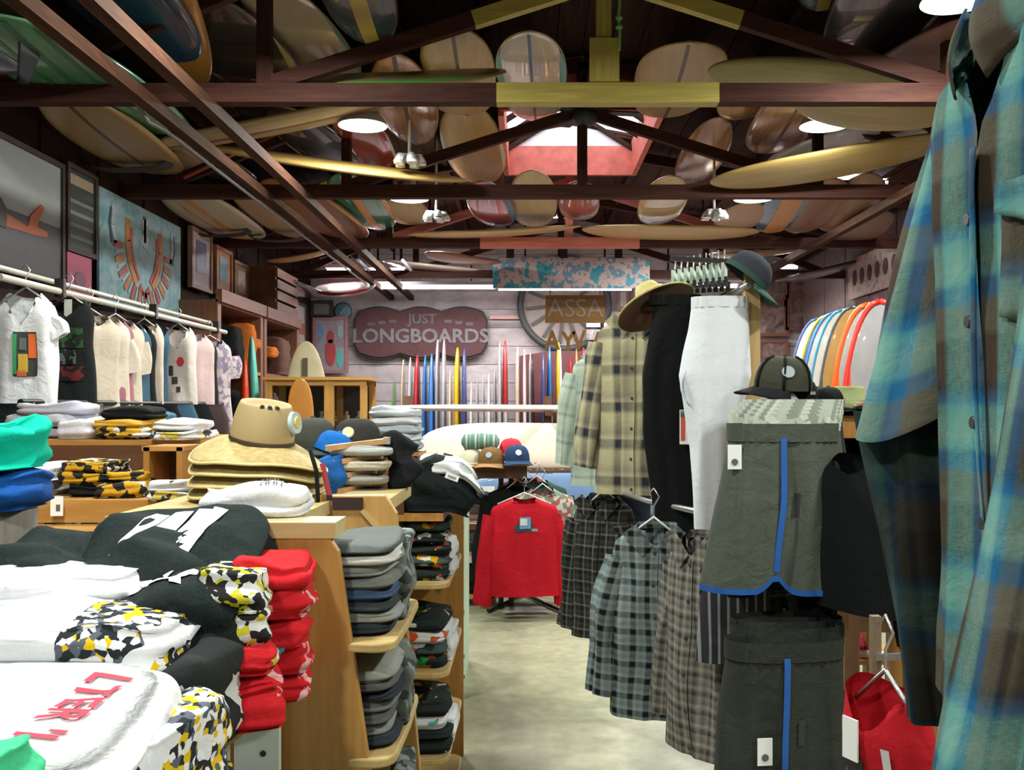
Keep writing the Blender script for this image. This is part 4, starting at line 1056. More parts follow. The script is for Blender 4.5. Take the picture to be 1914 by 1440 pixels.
    t = surfboard('cream surfboard tail with a dark slot standing at the back', at(573, 1030, 10.2), at(573, 638, 10.2), .50, plain((.58, .50, .32), .4), [], up=(0, -1, 0), T=.06, nose=2.6, group='boards standing by the display case')
    MB().box((.80, 0, .058), (.26, .045, .03)).build('slot', plain((.10, .08, .05), .5), t)
    surfboard('round topped orange board leaning on the display case', at(562, 1080, 8.4), at(562, 708, 8.4), .24, plain((.45, .18, .03), .35), [], up=(.1, -1, .1), T=.03, nose=7.0, tail=4, group='boards standing by the display case')
    # glass display case
    t = thing('display_case', 'pine framed glass display case behind the caps', 'cabinet', (at(592, 0, 9.0).x, 9.0, 0))
    CW = wood((.34, .16, .03), (.50, .27, .07), 'z', 1, .4, 'case_wood'); CWX = wood((.34, .16, .03), (.50, .27, .07), 'x', 1, .4, 'case_wood')
    for x in (-.44, .12, .44): MB().box((x, 0, .92), (.06 if x != .12 else .09, .06, 1.84)).build('post', CW, t, bevel=.004); MB().box((x, .5, .92), (.06, .06, 1.84)).build('post', CW, t)
    for y in (0, .5):
        for z in (.05, 1.0, 1.82): MB().box((0, y, z), (.94, .05, .05)).build('rail', CWX, t)
    MB().box((0, .25, 1.86), (1.0, .6, .03)).build('top', CWX, t); MB().box((0, .52, .92), (.9, .01, 1.8)).build('back_panel', plain((.05, .04, .04), .6), t)
    for z in (.4, 1.0, 1.42): MB().box((0, .25, z), (.86, .45, .015)).build('shelf', plain((.12, .12, .12), .4), t)
    g = NT('glass'); g.p.inputs['Transmission Weight'].default_value = 1; g.p.inputs['IOR'].default_value = 1.1; G = g.out((.9, .92, .9), .05)
    for x, w in ((-.16, .5), (.28, .26)): MB().box((x, -.01, 1.4), (w, .006, .78)).build('glass_pane', G, t)
    for k in range(7):
        x = -.36 + k * .12; t2 = thing('trinket', f'small trinket on the display case shelf, {ORD1[k]} from the left', 'trinket', (at(592, 0, 9.0).x + x, 9.2, 1.428), 0, 'trinkets in the display case')
        MB().lathe([(0, 0), (.025, 0), (.03, .05 + .02 * (k % 3)), (.012, .09), (.02, .12), (0, .13)], 10).build('body', plain([(.3, .3, .28), (.1, .1, .2), (.35, .2, .1)][k % 3], .4), t2)
        MB().lathe([(.03, .03), (.032, .04), (.03, .05)], 10).build('rim', plain((.4, .38, .35), .4), t2)
build_left()

# ------------------------------------------------------------------ clothes rail along the left wall
def build_left_rack():
    x0 = -2.52
    t = thing('clothes_rail', 'long pale clothes rail along the left wall', 'rail', (x0, 6.3, 0))
    RAIL = plain((.55, .52, .45), .35, .3, name='rail_metal')
    MB().tube([(0, -1.7, 2.22), (0, 1.75, 2.22)], .018, 10).build('rod', RAIL, t)
    MB().tube([(-.14, -1.7, 2.30), (-.14, 1.75, 2.30)], .016, 10).build('rod', RAIL, t)
    for y in (-1.1, .2, 1.5):
        MB().bar((0, y, 2.22), (-.72, y, 2.30), .03, .03).build('bracket', DKMETAL, t)
        MB().box((0, y, 2.24), (.05, .03, .10)).build('clamp', DKMETAL, t)
    CR = cloth((.52, .45, .36)); CR2 = cloth((.60, .52, .44)); NV = cloth((.04, .09, .14)); PK = cloth((.50, .36, .36)); MV = cloth((.30, .12, .16))
    PKP = printed((.48, .40, .42), [(.20, .17, .24), (.45, .36, .38), (.30, .24, .32)], 26, .46, 14, 1)
    TIE = printed((.09, .09, .085), [(.03, .03, .03), (.16, .15, .13)], 30, .5, 18, 3)
    # (px of centre, py of top, half width, length, mat, sleeve, neck, label)
    G = [(48, 548, .150, .56, WHITE, (.10, 32, .07, .07), (.075, .17, 1.4), 'white V neck tee with a colourful square print on left rail'),
         (130, 560, .135, .60, BLK2, None, (.08, .10, 1.6), 'black sleeveless top with faded green and red print'),
         (168, 586, .19, .80, CR, None, (.09, .08, 2), 'cream top hanging right after the black sleeveless one'),
         (188, 590, .19, .82, CR2, (.2, 14, .07, .06), (.09, .08, 2), 'pale cream sleeved top, second of the cream ones on the rail'),
         (200, 592, .18, .80, MV, None, (.08, .08, 2), 'dusky maroon top between the cream ones'),
         (216, 596, .19, .84, CR, (.2, 10, .07, .06), (.09, .08, 2), 'beige long top beside the dusky maroon one'),
         (234, 604, .18, .80, NV, None, (.08, .08, 2), 'navy and white top in the middle of the left rail'),
         (240, 606, .15, .82, WHITE, None, (.08, .08, 2), 'narrow white top pressed between navy and black ones'),
         (249, 606, .16, .82, BLACK, None, (.08, .08, 2), 'plain black top left of the peach tank'),
         (270, 604, .125, .84, cloth((.62, .50, .42)), None, (.075, .12, 1.6), 'peach cream tank top on the left rail'),
         (293, 610, .085, .74, NV, None, (.05, .08, 1.6), 'dark teal top behind the tank with a red dot'),
         (333, 612, .135, .64, cloth((.60, .53, .48)), None, (.08, .16, 1.7), 'pinkish white tank top with a red dot print'),
         (356, 622, .18, .74, PK, None, (.09, .08, 2), 'dusty pink top behind the red dot tank'),
         (366, 630, .18, .80, BLK2, None, (.08, .08, 2), 'black top near the far end of the left rail'),
         (392, 634, .17, .84, PKP, (.18, 8, .08, .07), (.09, .07, 2), 'mottled pink top at the far end of left rail')]
    for i, (px, py, W, L, m, sl, nk, lab) in enumerate(G):
        d = -x0 * F / (CX - px); z = EYE - (py - CY) * d / F
        rz = R({0: 4, 1: 6, 9: 15, 11: 4, 12: 40, 13: 50, 14: 28}.get(i, 58))
        t, rows, pt = shirt('sleeveless_shirt' if sl is None else 'tee_shirt', lab, 'top', (x0, d, z), rz, W, L, W * 1.04, .05 if i > 1 else .07, m, sl, nk, .026, i * 1.7 + 1, 'tops on the left rail', 40, 30)
        if i in (0, 1, 2, 5, 9, 11, 14): hanger(f'thin steel hanger at the {ORD1[i]} place along the left rail', (x0, d, z + .015), rz, W * .85, 'hangers on the left rail')
        if i == 0:
            q = decal(t, rows, pt, -.03, .075, -.42, -.20, plain((.03, .04, .035), .7), 'print_panel')
            for (a, b, c, e, col) in ((-.03, -.012, -.41, -.21, (.03, .28, .10)), (.038, .072, -.33, -.21, (.68, .12, .02)), (-.005, .035, -.40, -.31, (.55, .36, .03)), (.0, .03, -.29, -.23, (.10, .13, .13)), (-.01, .03, -.42, -.39, (.55, .10, .03))):
                decal(t, rows, pt, a, b, c, e, plain(col, .7), 'print_patch', .009, 5, 5)
        if i == 1:
            for (a, b, c, e, col) in ((-.09, .09, -.27, -.16, (.02, .07, .025)), (-.055, .055, -.36, -.28, (.09, .10, .10)), (-.09, .09, -.45, -.37, (.12, .02, .018))):
                decal(t, rows, pt, a, b, c, e, printed((.012, .014, .014), [col, (.015, .015, .015)], 40, .4, 20, a), 'faded_print', .006)
            MB().box((.01, -.05, -.06), (.04, .004, .11)).build('price_tag', plain((.4, .4, .36), .6), t)
        if i == 11:
            decal(t, rows, pt, .0, .05, -.29, -.22, plain((.60, .03, .04), .7), 'red_dot', .008, 6, 6, lambda u, v, x, z: (.03 + .026 * cos(2 * pi * u) * (1 - v), -.25 + .035 * sin(2 * pi * u) * (1 - v)))
            for (a, b, c, e) in ((-.05, -.02, -.35, -.28), (-.03, .01, -.41, -.36), (.0, .03, -.47, -.43)): decal(t, rows, pt, a, b, c, e, plain((.03, .03, .03), .7), 'black_print', .007, 4, 4)
    # row of dark clothes on the lower rail
    t = thing('clothes_rail', 'lower dark clothes rail under the left tops', 'rail', (x0 + .1, 6.2, 0)); MB().tube([(0, -1.6, 1.62), (0, 1.6, 1.62)], .016, 8).build('rod', DKMETAL, t)
    for y in (-1.5, 1.5): MB().tube([(0, y, 0), (0, y, 1.62)], .018, 8).build('leg', DKMETAL, t)
    LO = [(15, BLACK, 'black trousers hanging low under the white tee'), (60, TIE, 'charcoal mottled trousers under the white tee hem'), (100, BLK2, 'black skirt hanging low under the black top'), (135, TIE, 'charcoal mottled skirt under the black sleeveless top'),
          (285, BLACK, 'black trousers low beside the peach tank'), (318, NV, 'dark blue trousers low under the red dot tank'), (350, BLACK, 'black skirt low under the dusty pink top'), (378, cloth((.05, .03, .03)), 'dark brown skirt low at the far rail end')]
    for i, (px, m, lab) in enumerate(LO):
        d = -(x0 + .1) * F / (CX - px)
        t = thing('skirt', lab, 'garment', (x0 + .1, d, 1.61), R(10), 'dark clothes on the lower left rail')
        rows = [(0, .15, .04), (-.1, .19, .06), (-.75, .22, .07)]; fn, pt = body_fn(rows, .018, i * 2.1)
        MB().grid(fn, 36, 18).build('body', m, t)
        MB().grid(lambda u, v: (.155 * cos(2 * pi * u), .045 * sin(2 * pi * u), .004 - .035 * v), 24, 2).build('waistband', m, t)
build_left_rack()
# ------------------------------------------------------------------ left shelves, piles and the gondola
FLW = [(.75, .75, .74), (.70, .45, .01), (.02, .025, .03), (.75, .75, .74), (.10, .11, .14), (.02, .025, .03)]
FLWY = [(.02, .02, .02), (.70, .70, .68), (.55, .50, .03), (.02, .02, .02), (.65, .65, .65)]
BLKY = [(.02, .02, .02), (.50, .28, .02), (.55, .55, .52), (.02, .02, .02), (.50, .28, .02)]
WHY = [(.72, .73, .74), (.72, .73, .74), (.6, .48, .10), (.04, .05, .07), (.5, .52, .55)]
FLOWER = printed((.70, .71, .73), FLW, 70, .42, 8, 2.2); FLOWERB = printed((.01, .012, .012), FLWY, 62, .36, 9, 1.3)
BLKYEL = printed((.008, .008, .008), BLKY, 40, .42, 8, 5.1); WHYEL = printed((.74, .75, .76), WHY, 40, .5, 9, 3.7)
REDP = printed((.50, .012, .018), [(.50, .012, .018), (.66, .40, .40), (.50, .012, .018), (.62, .25, .25)], 60, .52, 12, .5)
REDC = cloth((.52, .014, .02), .1); LAV = cloth((.40, .39, .46)); GRY = cloth((.27, .27, .30)); TEALC = cloth((.0, .42, .29), .1); BLUC = cloth((.008, .075, .30), .12)
def drp(k, x0=.0, y0=None):
    def w(x, y, z): return (x, y, z - k * max(0, x - x0) ** 2)
    return w
def build_left_shelf():
    t = thing('stepped_shelf', 'stepped pine shelf holding printed tees behind the front counter', 'shelf', (-1.35, 3.3, 0))
    ox, oy = -1.35, -3.3 + 0
    def B(nm, x0, x1, y0, y1, z0, z1, m, bv=.004): return MB().box(((x0 + x1) / 2 - ox, (y0 + y1) / 2 - 3.3, (z0 + z1) / 2), (x1 - x0, y1 - y0, z1 - z0)).build(nm, m, t, bevel=bv)
    B('front_plank', -1.62, -1.0, 2.98, 3.01, 1.24, 1.31, PINEX); B('shelf_board', -1.9, -1.0, 3.01, 3.6, 1.28, 1.305, PINEX)
    B('lower_plank', -1.62, -.95, 2.68, 2.71, 1.17, 1.245, PINEX); B('shelf_board', -1.62, -.95, 2.71, 2.98, 1.215, 1.235, PINEX)
    B('riser', -2.2, -1.13, 3.6, 3.63, 1.20, 1.455, BROWNX); B('shelf_board', -2.2, -.98, 3.6, 4.3, 1.455, 1.475, PINEX); B('riser', -1.13, -.98, 3.58, 3.61, 1.20, 1.455, PINEX)
    for x in (-2.15, -1.0):
        for y in (3.1, 4.2): B('leg', x - .03, x + .03, y - .03, y + .03, 0, 1.215 if y < 4 else 1.455, PINEZ)
    for x in (-1.55, -1.0): B('leg', x - .03, x + .03, 2.72, 2.78, 0, 1.215, PINEZ)
    t = thing('crate', 'small pine crate beside the hats on the stepped shelf', 'crate', at(325, 905, 3.3))
    for s in (-1, 1): MB().box((s * .055, 0, .065), (.02, .2, .13)).build('side_panel', PINEZ, t); 
    MB().box((0, 0, .125), (.14, .2, .016)).build('top', PINEX, t); MB().box((0, .09, .06), (.12, .01, .12)).build('back_panel', BROWNX, t)
    z1, z2 = 1.476, 1.306
    G = 'folded tees on the stepped shelf'
    P = [((90, 3.85), z1, .30, .26, .045, GRY, 'dark grey folded tee, bottom left of the upper shelf'), ((100, 3.85), z1 + .045, .30, .26, .045, cloth((.36, .36, .39)), 'mid grey folded tee, second in the upper shelf heap'),
         ((112, 3.85), z1 + .09, .27, .24, .045, LAV, 'lavender grey folded tee topping the upper shelf heap'), ((165, 3.75), z1, .15, .24, .07, cloth((.62, .62, .68)), 'pale lavender folded tee in front of the grey heap'),
         ((58, 3.9), z1, .12, .2, .06, cloth((.42, .34, .36)), 'dull pink folded tee at the left end of upper shelf'),
         ((250, 3.75), z1, .22, .28, .04, BLKYEL, 'black and yellow printed tee, bottom of the upper shelf stack'), ((246, 3.76), z1 + .04, .21, .26, .035, plain((.50, .28, .02), .8), 'mustard folded tee in the middle of the black stack'), ((252, 3.78), z1 + .075, .20, .24, .04, BLACK, 'black folded tee topping the black and yellow stack'),
         ((345, 3.65), z1 - .0, .18, .26, .035, WHYEL, 'white yellow printed tee, lower one beside the straw hat'), ((345, 3.66), z1 + .035, .17, .24, .035, WHITE, 'plain white folded tee, upper one beside the straw hat'),
         ((292, 4.1), z1, .10, .2, .10, cloth((.05, .14, .20)), 'teal blue folded cloth behind the black stack'),
         ((75, 3.2), z2, .12, .24, .05, cloth((.36, .36, .38)), 'grey folded tee under the white one, lower shelf left'), ((78, 3.2), z2 + .05, .12, .22, .05, WHITE, 'white folded tee on the lower shelf left'),
         ((185, 3.25), z2, .14, .26, .035, BLACK, 'black folded tee, bottom of lower shelf black pile'), ((180, 3.26), z2 + .035, .17, .26, .04, BLKYEL, 'black yellow white printed tee on the lower shelf, left pile'), ((180, 3.26), z2 + .075, .15, .24, .035, BLKYEL, 'black yellow printed tee topping the lower shelf left pile'),
         ((240, 3.2), z2, .16, .26, .05, BLKYEL, 'black yellow printed tee on the lower shelf, right pile'), ((245, 3.22), z2 + .05, .13, .22, .03, printed((.5, .28, .02), BLKY, 30, .5, 9, 2), 'mustard printed tee topping the lower shelf right pile'),
         ((330, 3.05), z2, .13, .22, .03, WHYEL, 'white yellow printed tee, lower of the pair by hat brims'), ((330, 3.05), z2 + .03, .125, .21, .03, printed((.66, .68, .74), WHY, 30, .55, 9, 8), 'pale blue printed tee, upper of the pair by hat brims')]
    for i, ((px, d), z, w, dd, h, m, lab) in enumerate(P):
        folded('folded_tee', lab, 'tee', ((px - CX) * d / F, d, z), random.uniform(-.2, .2), w, dd, h, m, i * 1.31, 1.5, G, .010, nu=32)
    for i, (px, lab) in enumerate(((60, 'left white folded card on the front plank'), (108, 'right white folded card with a dark letter on the plank'))):
        c = at(px, 946, 2.97); t = thing('price_card', lab, 'card', c, .2, 'cards on the stepped shelf'); MB().box((0, -.01, 0), (.036 if i else .03, .004, .06)).build('card', TAGW, t); MB().box((.004, -.0125, -.005), (.012, .001, .02)).build('print', plain((.1, .1, .1), .5), t)
    # grey stump with green and blue cloths
    t = thing('wood_post', 'weathered grey wooden post at the left edge', 'post', (-1.275, 2.3, 0)); MB().tube([(0, 0, 0), (0, 0, .7), (0, 0, 1.355)], [.10, .098, .095], 14).build('trunk', wood((.16, .14, .11), (.32, .29, .24), 'z', 1, .8, 'grey_wood'), t)
    MB().tube([(0, 0, 1.354), (0, 0, 1.357)], [.09, .088], 14).build('end_grain', plain((.25, .21, .16), .8), t)
    folded('folded_cloth', 'royal blue folded shirt lying on the grey post', 'shirt', (-1.275, 2.3, 1.357), .1, .23, .24, .085, BLUC, 3.3, 2.5, None, .02)
    folded('folded_cloth', 'bright green folded shirt topping the grey post', 'shirt', (-1.285, 2.3, 1.442), -.1, .22, .22, .125, TEALC, 5.3, 2, None, .03, tilt=(.0, -.1))
build_left_shelf()

def build_counter():
    t = thing('counter', 'front pine topped counter with white perforated panels', 'counter', (-1.2, 1.6, 0))
    ed = [(-.54, 2.16), (-.70, 1.26), (-.78, .8), (-2.1, .8), (-2.1, 2.16)]
    m = MB().prism([(x + 1.2, y - 1.6) for x, y in ed], -.0, .05); m.v = [(x, z, .98 - y) for (x, y, z) in m.v]; m.f = [f[::-1] for f in m.f]
    m.build('worktop', wood((.34, .22, .09), (.50, .36, .17), 'y', .8, .5, 'counter_wood'), t, bevel=.004)
    WP = plain((.62, .68, .64), .5, name='white_laminate')
    e = MB().box((.60, .545, .465), (.10, .018, .93)).build('end_panel', WP, t)
    for k in range(12):
        MB().tube([(.615, .535, .90 - k * .07), (.615, .533, .90 - k * .07)], .007, 8).build('peg_hole', DKMETAL, e)
    e = MB().box((.50, .30, .465), (.015, .5, .93)).build('divider_panel', WP, t)
    for k in range(10): MB().tube([(.49, .08, .88 - k * .07), (.4925, .08, .88 - k * .07)], .007, 8).build('peg_hole', DKMETAL, e)
    MB().box((0, -.1, .62), (1.2, 1.2, .02)).build('shelf', WP, t); MB().box((-.1, .5, .46), (1.3, .02, .92)).build('back_panel', WP, t)
    folded('folded_tee', 'blue folded tee on the counter shelf under the worktop', 'tee', (-.62, 2.02, .632), .1, .10, .2, .10, printed((.02, .12, .32), [(.02, .12, .32), (.6, .65, .7)], 40, .5, 9, 1), 1.2, 2)
    G = 'tees heaped on the front counter'
    # pile A: white tees at the front
    folded('folded_tee', 'white tee with yellow and black flower print at bottom of front pile', 'tee', (-.86, 1.45, .981), .06, .60, .40, .07, FLOWER, 4.4, 2, G, .016, drp(.6, .1))
    folded('folded_tee', 'plain white tee, second from bottom of the front pile', 'tee', (-.88, 1.44, 1.045), -.03, .58, .38, .04, WHITE, 8.1, 2, G, .012)
    t = folded('lettered_tee', 'white tee with red vertical lettering at the front left', 'tee', (-.835, 1.43, 1.095), .05, .57, .42, .05, WHITE, 2.1, 1, G, .010, drp(1.0, .16), nu=64, tilt=(.16, 0))
    RED = plain((.60, .035, .07), .8, name='red_print')
    drop_print(t, "LTER 'I", .092, RED, (.155, .02, 0), R(-100), bold=.002, sx=.80)
    folded('folded_tee', 'white tee with scattered yellow flowers behind the red lettering', 'tee', (-.90, 1.735, .981), .03, .60, .26, .165, WHITE, 6.6, 3, G, .014)
    folded('flower_tee', 'white tee printed with yellow flowers on its right half', 'tee', (-.86, 1.74, 1.145), .02, .50, .26, .085, printed((.70, .71, .73), FLW, 70, .40, 8, 2.2, 'Object', (.07, 1, -1, 1)), 3.6, 2, G, .016, drp(1.0, .08), nu=60)
    folded('flower_tee', 'flower printed sleeve bundle hanging at the front right corner', 'tee', (-.575, 1.50, .985), -.18, .10, .38, .12, FLOWER, 9.6, 2, G, .02, drp(1.5, .0))
    folded('folded_tee', 'black tee under the plain white one at left', 'tee', (-.99, 1.98, .981), .0, .5, .34, .21, BLACK, 1.6, 4, G, .015)
    folded('folded_tee', 'plain white folded tee at the left edge of pile', 'tee', (-.99, 1.93, 1.205), .03, .46, .22, .062, WHITE, 12.3, 1, G, .014)
    folded('black_tee', 'large black tee draped left with a small white line print', 'tee', (-.92, 2.08, 1.13), .12, .56, .30, .17, GREENBLK, 5.7, 1.4, G, .034, lambda x, y, z: (x, y, z - .5 * max(0, -x - .1) ** 2 - 1.6 * max(0, x - .14) ** 2), nu=70, tilt=(.2, 0))
    t = folded('black_tee', 'topmost black tee with bold white striped print', 'tee', (-.765, 2.11, 1.215), .10, .40, .36, .10, GREENBLK, 15.2, 1.3, G, .022, lambda x, y, z: (x, y, z - .9 * max(0, abs(x) - .1) ** 2), nu=70, tilt=(.46, 0.04))
    WP2 = plain((.72, .73, .74), .8, name='white_print')
    for k, x in enumerate((-.085, -.04, .01, .045)):
        drop_print(t, 'I', .26, WP2, (x, .03, 0), R(-16), 'print_stripe', .004 + .006 * (k == 1), 1.0)
    drop_print(t, 'H', .15, WP2, (-.04, -.01, 0), R(-16), 'print_bar', .003, 1.0)
    drop_print(t, '~~S', .08, WP2, (-.07, -.10, 0), R(-8), 'ornament', .003, 1.0)
    folded('black_tee', 'black tee with white ornament hanging over the pile front', 'tee', (-.70, 1.90, 1.06), .3, .28, .28, .19, GREENBLK, 21.2, 1.2, G, .03, lambda x, y, z: (x, y - .1 * max(0, .1 - z), z - 1.6 * max(0, x) ** 2 - 1.2 * max(0, -y) ** 2), nu=64)
    t = USEDT('last')
    drop_print(t, '~S&', .14, WP2, (-.05, .02, 0), R(-38), 'ornament', .004, 1.0)
    # right edge: flower sleeves, red tees, black roll
    folded('black_tee', 'black tee roll with white line print near the counter edge', 'tee', (-.615, 1.74, .985), -.15, .14, .24, .165, printed((.02, .024, .024), [(.02, .024, .024), (.02, .024, .024), (.6, .62, .62)], 26, .52, 9, 4), 8.8, 1.3, G, .02)
    for k in range(3):
        folded('flower_tee', f'black yellow white printed tee, {ORD[k]} of the stack beside the red tees', 'tee', (-.585 + .004 * k, 1.94, 1.20 - .07 * k), .2 + .1 * k, .125, .22, .07, FLOWERB, k * 3.3 + 1, 1.5, G, .014)
    folded('flower_tee', 'black yellow printed tee at the bottom beside the red tees', 'tee', (-.585, 1.94, .985), .1, .13, .22, .075, FLOWERB, 12.1, 2, G, .014)
    for k in range(5):
        folded('red_tee', f'red tee with white lettering, {ORD[k]} of the rear red stack', 'tee', (-.545 + .008 * random.uniform(-1, 1), 2.07, 1.215 - .058 * k), .1 * random.uniform(-1, 1) + .2, .16, .18, .056, REDC if k in (0, 2) else REDP, k * 2.7 + .4, 1.2, G, .016)
    for k in range(3):
        folded('red_tee', f'red rolled tee, {ORD[k]} of the front red stack on the counter edge', 'tee', (-.565 + .012 * k, 1.88, 1.09 - .052 * k), .35, .13, .17, .054, REDC if k != 1 else REDP, k * 3.9 + 7, 1, G, .018)
    t = thing('blue_tag', 'small blue tag lying on the red tees', 'tag', at(515, 1210, 1.99)); MB().tube([(0, 0, 0), (.0, -.004, .004)], [.022, .022], 14).build('disc', plain((.03, .20, .42), .5), t); MB().tube([(0, -.005, .004), (.0, -.007, .005)], [.010, .010], 10).build('centre', plain((.3, .45, .6), .5), t)
    t = folded('folded_tee', 'bright green tee at the very front left corner', 'tee', (-.665, 1.12, 1.11), .1, .15, .16, .08, cloth((.06, .50, .24), .08), 2.9, 1, G, .012)
    drop_print(t, 'n', .09, plain((.75, .78, .55), .7), (.02, -.03, 0), R(20), 'print', .004)
    folded('folded_tee', 'white tee with dark red print under the green corner tee', 'tee', (-.68, 1.13, .985), .05, .26, .20, .12, printed((.74, .75, .78), [(.74, .75, .78), (.3, .02, .06), (.74, .75, .78)], 18, .5, 8, 6), 5.9, 2, G, .012)
LAST = {}
_f = folded
def folded(*a, **k):
    t = _f(*a, **k); LAST['last'] = t; return t
def USEDT(k): return LAST[k]
build_counter()

def build_gondola():
    # near unit: two tapered side panels with bowed shelves facing the aisle
    PZ = wood((.30, .135, .025), (.52, .28, .075), 'z', .55, .4, 'plywood', True)
    PZ2 = wood((.42, .22, .06), (.58, .35, .11), 'z', .6, .4, 'plywood_light', True)
    LIP = wood((.46, .32, .12), (.62, .46, .20), 'x', .8, .45, 'shelf_wood')
    t = thing('shelf_unit', 'pine shelf unit with tapered sides holding folded grey shorts', 'shelf', (-.5, 2.45, 0))
    ox, oy = .5, -2.45
    def panel(y, xr_top, xr_bot, ztop, nm, m, xl=-.575):
        pts = [(xl + ox, 0), (xr_bot + ox, 0), (xr_top + .012 + ox, ztop - .05), (xr_top - .02 + ox, ztop), (xl + ox, ztop)]
        MB().prism(pts, y + oy - .012, y + oy + .012).build(nm, m, t, bevel=.004)
    panel(2.2, -.44, -.245, 1.32, 'side_panel', PZ); panel(2.70, -.375, -.245, 1.352, 'side_panel', PZ2, -.62)
    MB().box((-.565 + ox, 0, .66), (.02, .5, 1.32)).build('back_panel', BROWNY, t)
    MB().prism([(-.40 + .0, 1.322), (-.40, 1.345), (.06, 1.345), (.06, 1.322)], -.26, .27).build('top', LIP, t) if False else None
    for z, nm in ((1.062, 0), (.80, 0), (.54, 0), (.28, 0), (.05, 0)):
        xr = -.30
        out = [(-.56, 2.21), (xr - .05, 2.18)] + [(xr - .05 + .05 * sin(q), 2.23 - .05 * cos(q)) for q in (.4, .8, 1.2, pi / 2)] + [(xr + .004, 2.45), (xr, 2.66)] + [(xr - .05 + .05 * cos(q), 2.66 + .05 * sin(q)) for q in (.5, 1.0, pi / 2)] + [(-.56, 2.70)]
        m = MB().prism([(x + ox, y + oy) for x, y in out], 0, .022); m.v = [(x, zz, z - y) for (x, y, zz) in m.v]; m.f = [f[::-1] for f in m.f]
        m.build('shelf', LIP, t, bevel=.005)
    MB().box((-.50 + ox, 2.70 + oy - .014, 1.33), (.085, .01, .032)).build('slot', plain((.03, .012, .01), .7), t); MB().bar((-.46 + ox, 2.684 + oy, 1.31), (-.39 + ox, 2.684 + oy, 1.23), .006, .012).build('seam', LIP, t)
    # stacks of grey shorts
    GM = [cloth((.12, .135, .13)), cloth((.24, .25, .23)), cloth((.58, .58, .54)), cloth((.16, .17, .155)), cloth((.10, .105, .10)), cloth((.05, .09, .17)), cloth((.04, .05, .055)), cloth((.30, .31, .28)), cloth((.03, .04, .05))]
    nms = ['charcoal', 'mid grey', 'cream white', 'grey', 'dark grey', 'denim blue', 'blackish', 'pale grey', 'near black']
    seq = {1.063: [0, 2, 1, 3, 5, 6, 7, 8], .801: [7, 4, 8, 3, 4, 1, 8], .541: [3, 7, 4, 8]}
    for z, sq in seq.items():
        sh = {1.063: 'upper', .801: 'second', .541: 'third'}[z]; n = len(sq)
        for k, c in enumerate(sq):
            zz = z + .027 * (n - 1 - k) * (1.0 if z > 1 else .95)
            folded('folded_shorts', f'{nms[c]} folded shorts, {ORD[k]} of the stack on the {sh} shelf', 'shorts', (-.425 + .010 * random.uniform(-1, 1), 2.385, zz), random.uniform(-.04, .04), .225, .29, .026, GM[c], z * 7 + k * 2.3, 1.5, f'folded shorts on the {sh} shelf', .008, nu=36, ns=6)
    for z, sh, h in ((1.063, 'upper', .19), (.801, 'second', .18), (.541, 'third', .12)):
        folded('folded_shorts', f'mottled grey green shorts standing at the aisle side of the {sh} shelf', 'shorts', (-.33, 2.53, z), .1, .06, .24, h, printed((.14, .16, .14), [(.05, .06, .055), (.24, .27, .24), (.12, .14, .12)], 34, .45, 12, z), z * 3, 4, None, .018)
    # wide top with hats
    t = thing('display_board', 'thick pale pine top board carrying the straw hats', 'shelf', (-.70, 2.75, 1.30)); LX = wood((.44, .32, .13), (.60, .47, .22), 'x', .7, .45, 'top_wood', True)
    MB().box((-.08, .0, .018), (.46, .90, .036)).build('board', LX, t, bevel=.005); MB().box((.165, -.50, .018), (.20, .13, .036)).build('board', LX, t, bevel=.005); MB().box((.235, .215, .022), (.16, .47, .036)).build('board', LX, t, bevel=.005)
    MB().box((-.08, -.44, -.05), (.44, .02, .10)).build('apron', PINEX, t)
    for x, y in ((-.27, -.3), (-.27, .4)): MB().box((x, y, -.65), (.05, .05, 1.3)).build('leg', PINEZ, t)
    MB().box((.08, .40, .09), (.36, .22, .10)).build('riser', PINEX, t, bevel=.004)
    # third bay with black rasta tees, then plain cabinet with mint side
    t = thing('shelf_unit', 'brown backed shelf unit holding black tees with bright prints', 'shelf', (-.45, 3.35, 0), group=None)
    MB().box((-.12, .62, .60), (.02, .88, 1.20)).build('back_panel', BROWNY, t)
    MB().box((-.055, .22, 1.255), (.10, .022, .11)).build('back_stop', BROWNZ, t, bevel=.003); MB().box((-.11, .20, .60), (.02, .03, 1.2)).build('post', BROWNZ, t); MB().box((.01, 1.06, .6), (.3, .022, 1.20)).build('side_panel', PZ, t, bevel=.003)
    MB().box((-.0, .63, 1.19), (.28, .84, .03)).build('top', PINEY, t)
    for z in (.945, .615, .295, .04):
        out = [(-.11, .20), (.10, .20)] + [(.10 + .06 * sin(q), .26 - .06 * cos(q)) for q in (.5, 1.0, pi / 2)] + [(.16, .92)] + [(.10 + .06 * cos(q), .92 + .06 * sin(q)) for q in (.5, 1, pi / 2)] + [(-.11, 1.02)]
        m = MB().prism(out, 0, .022); m.v = [(x, zz, z - y) for (x, y, zz) in m.v]; m.f = [f[::-1] for f in m.f]; m.build('shelf', LIP, t, bevel=.005)
    RASTA = [(.02, .03, .028), (.5, .03, .01), (.55, .30, .01), (.02, .03, .028), (.03, .25, .06), (.6, .6, .6), (.02, .03, .028)]
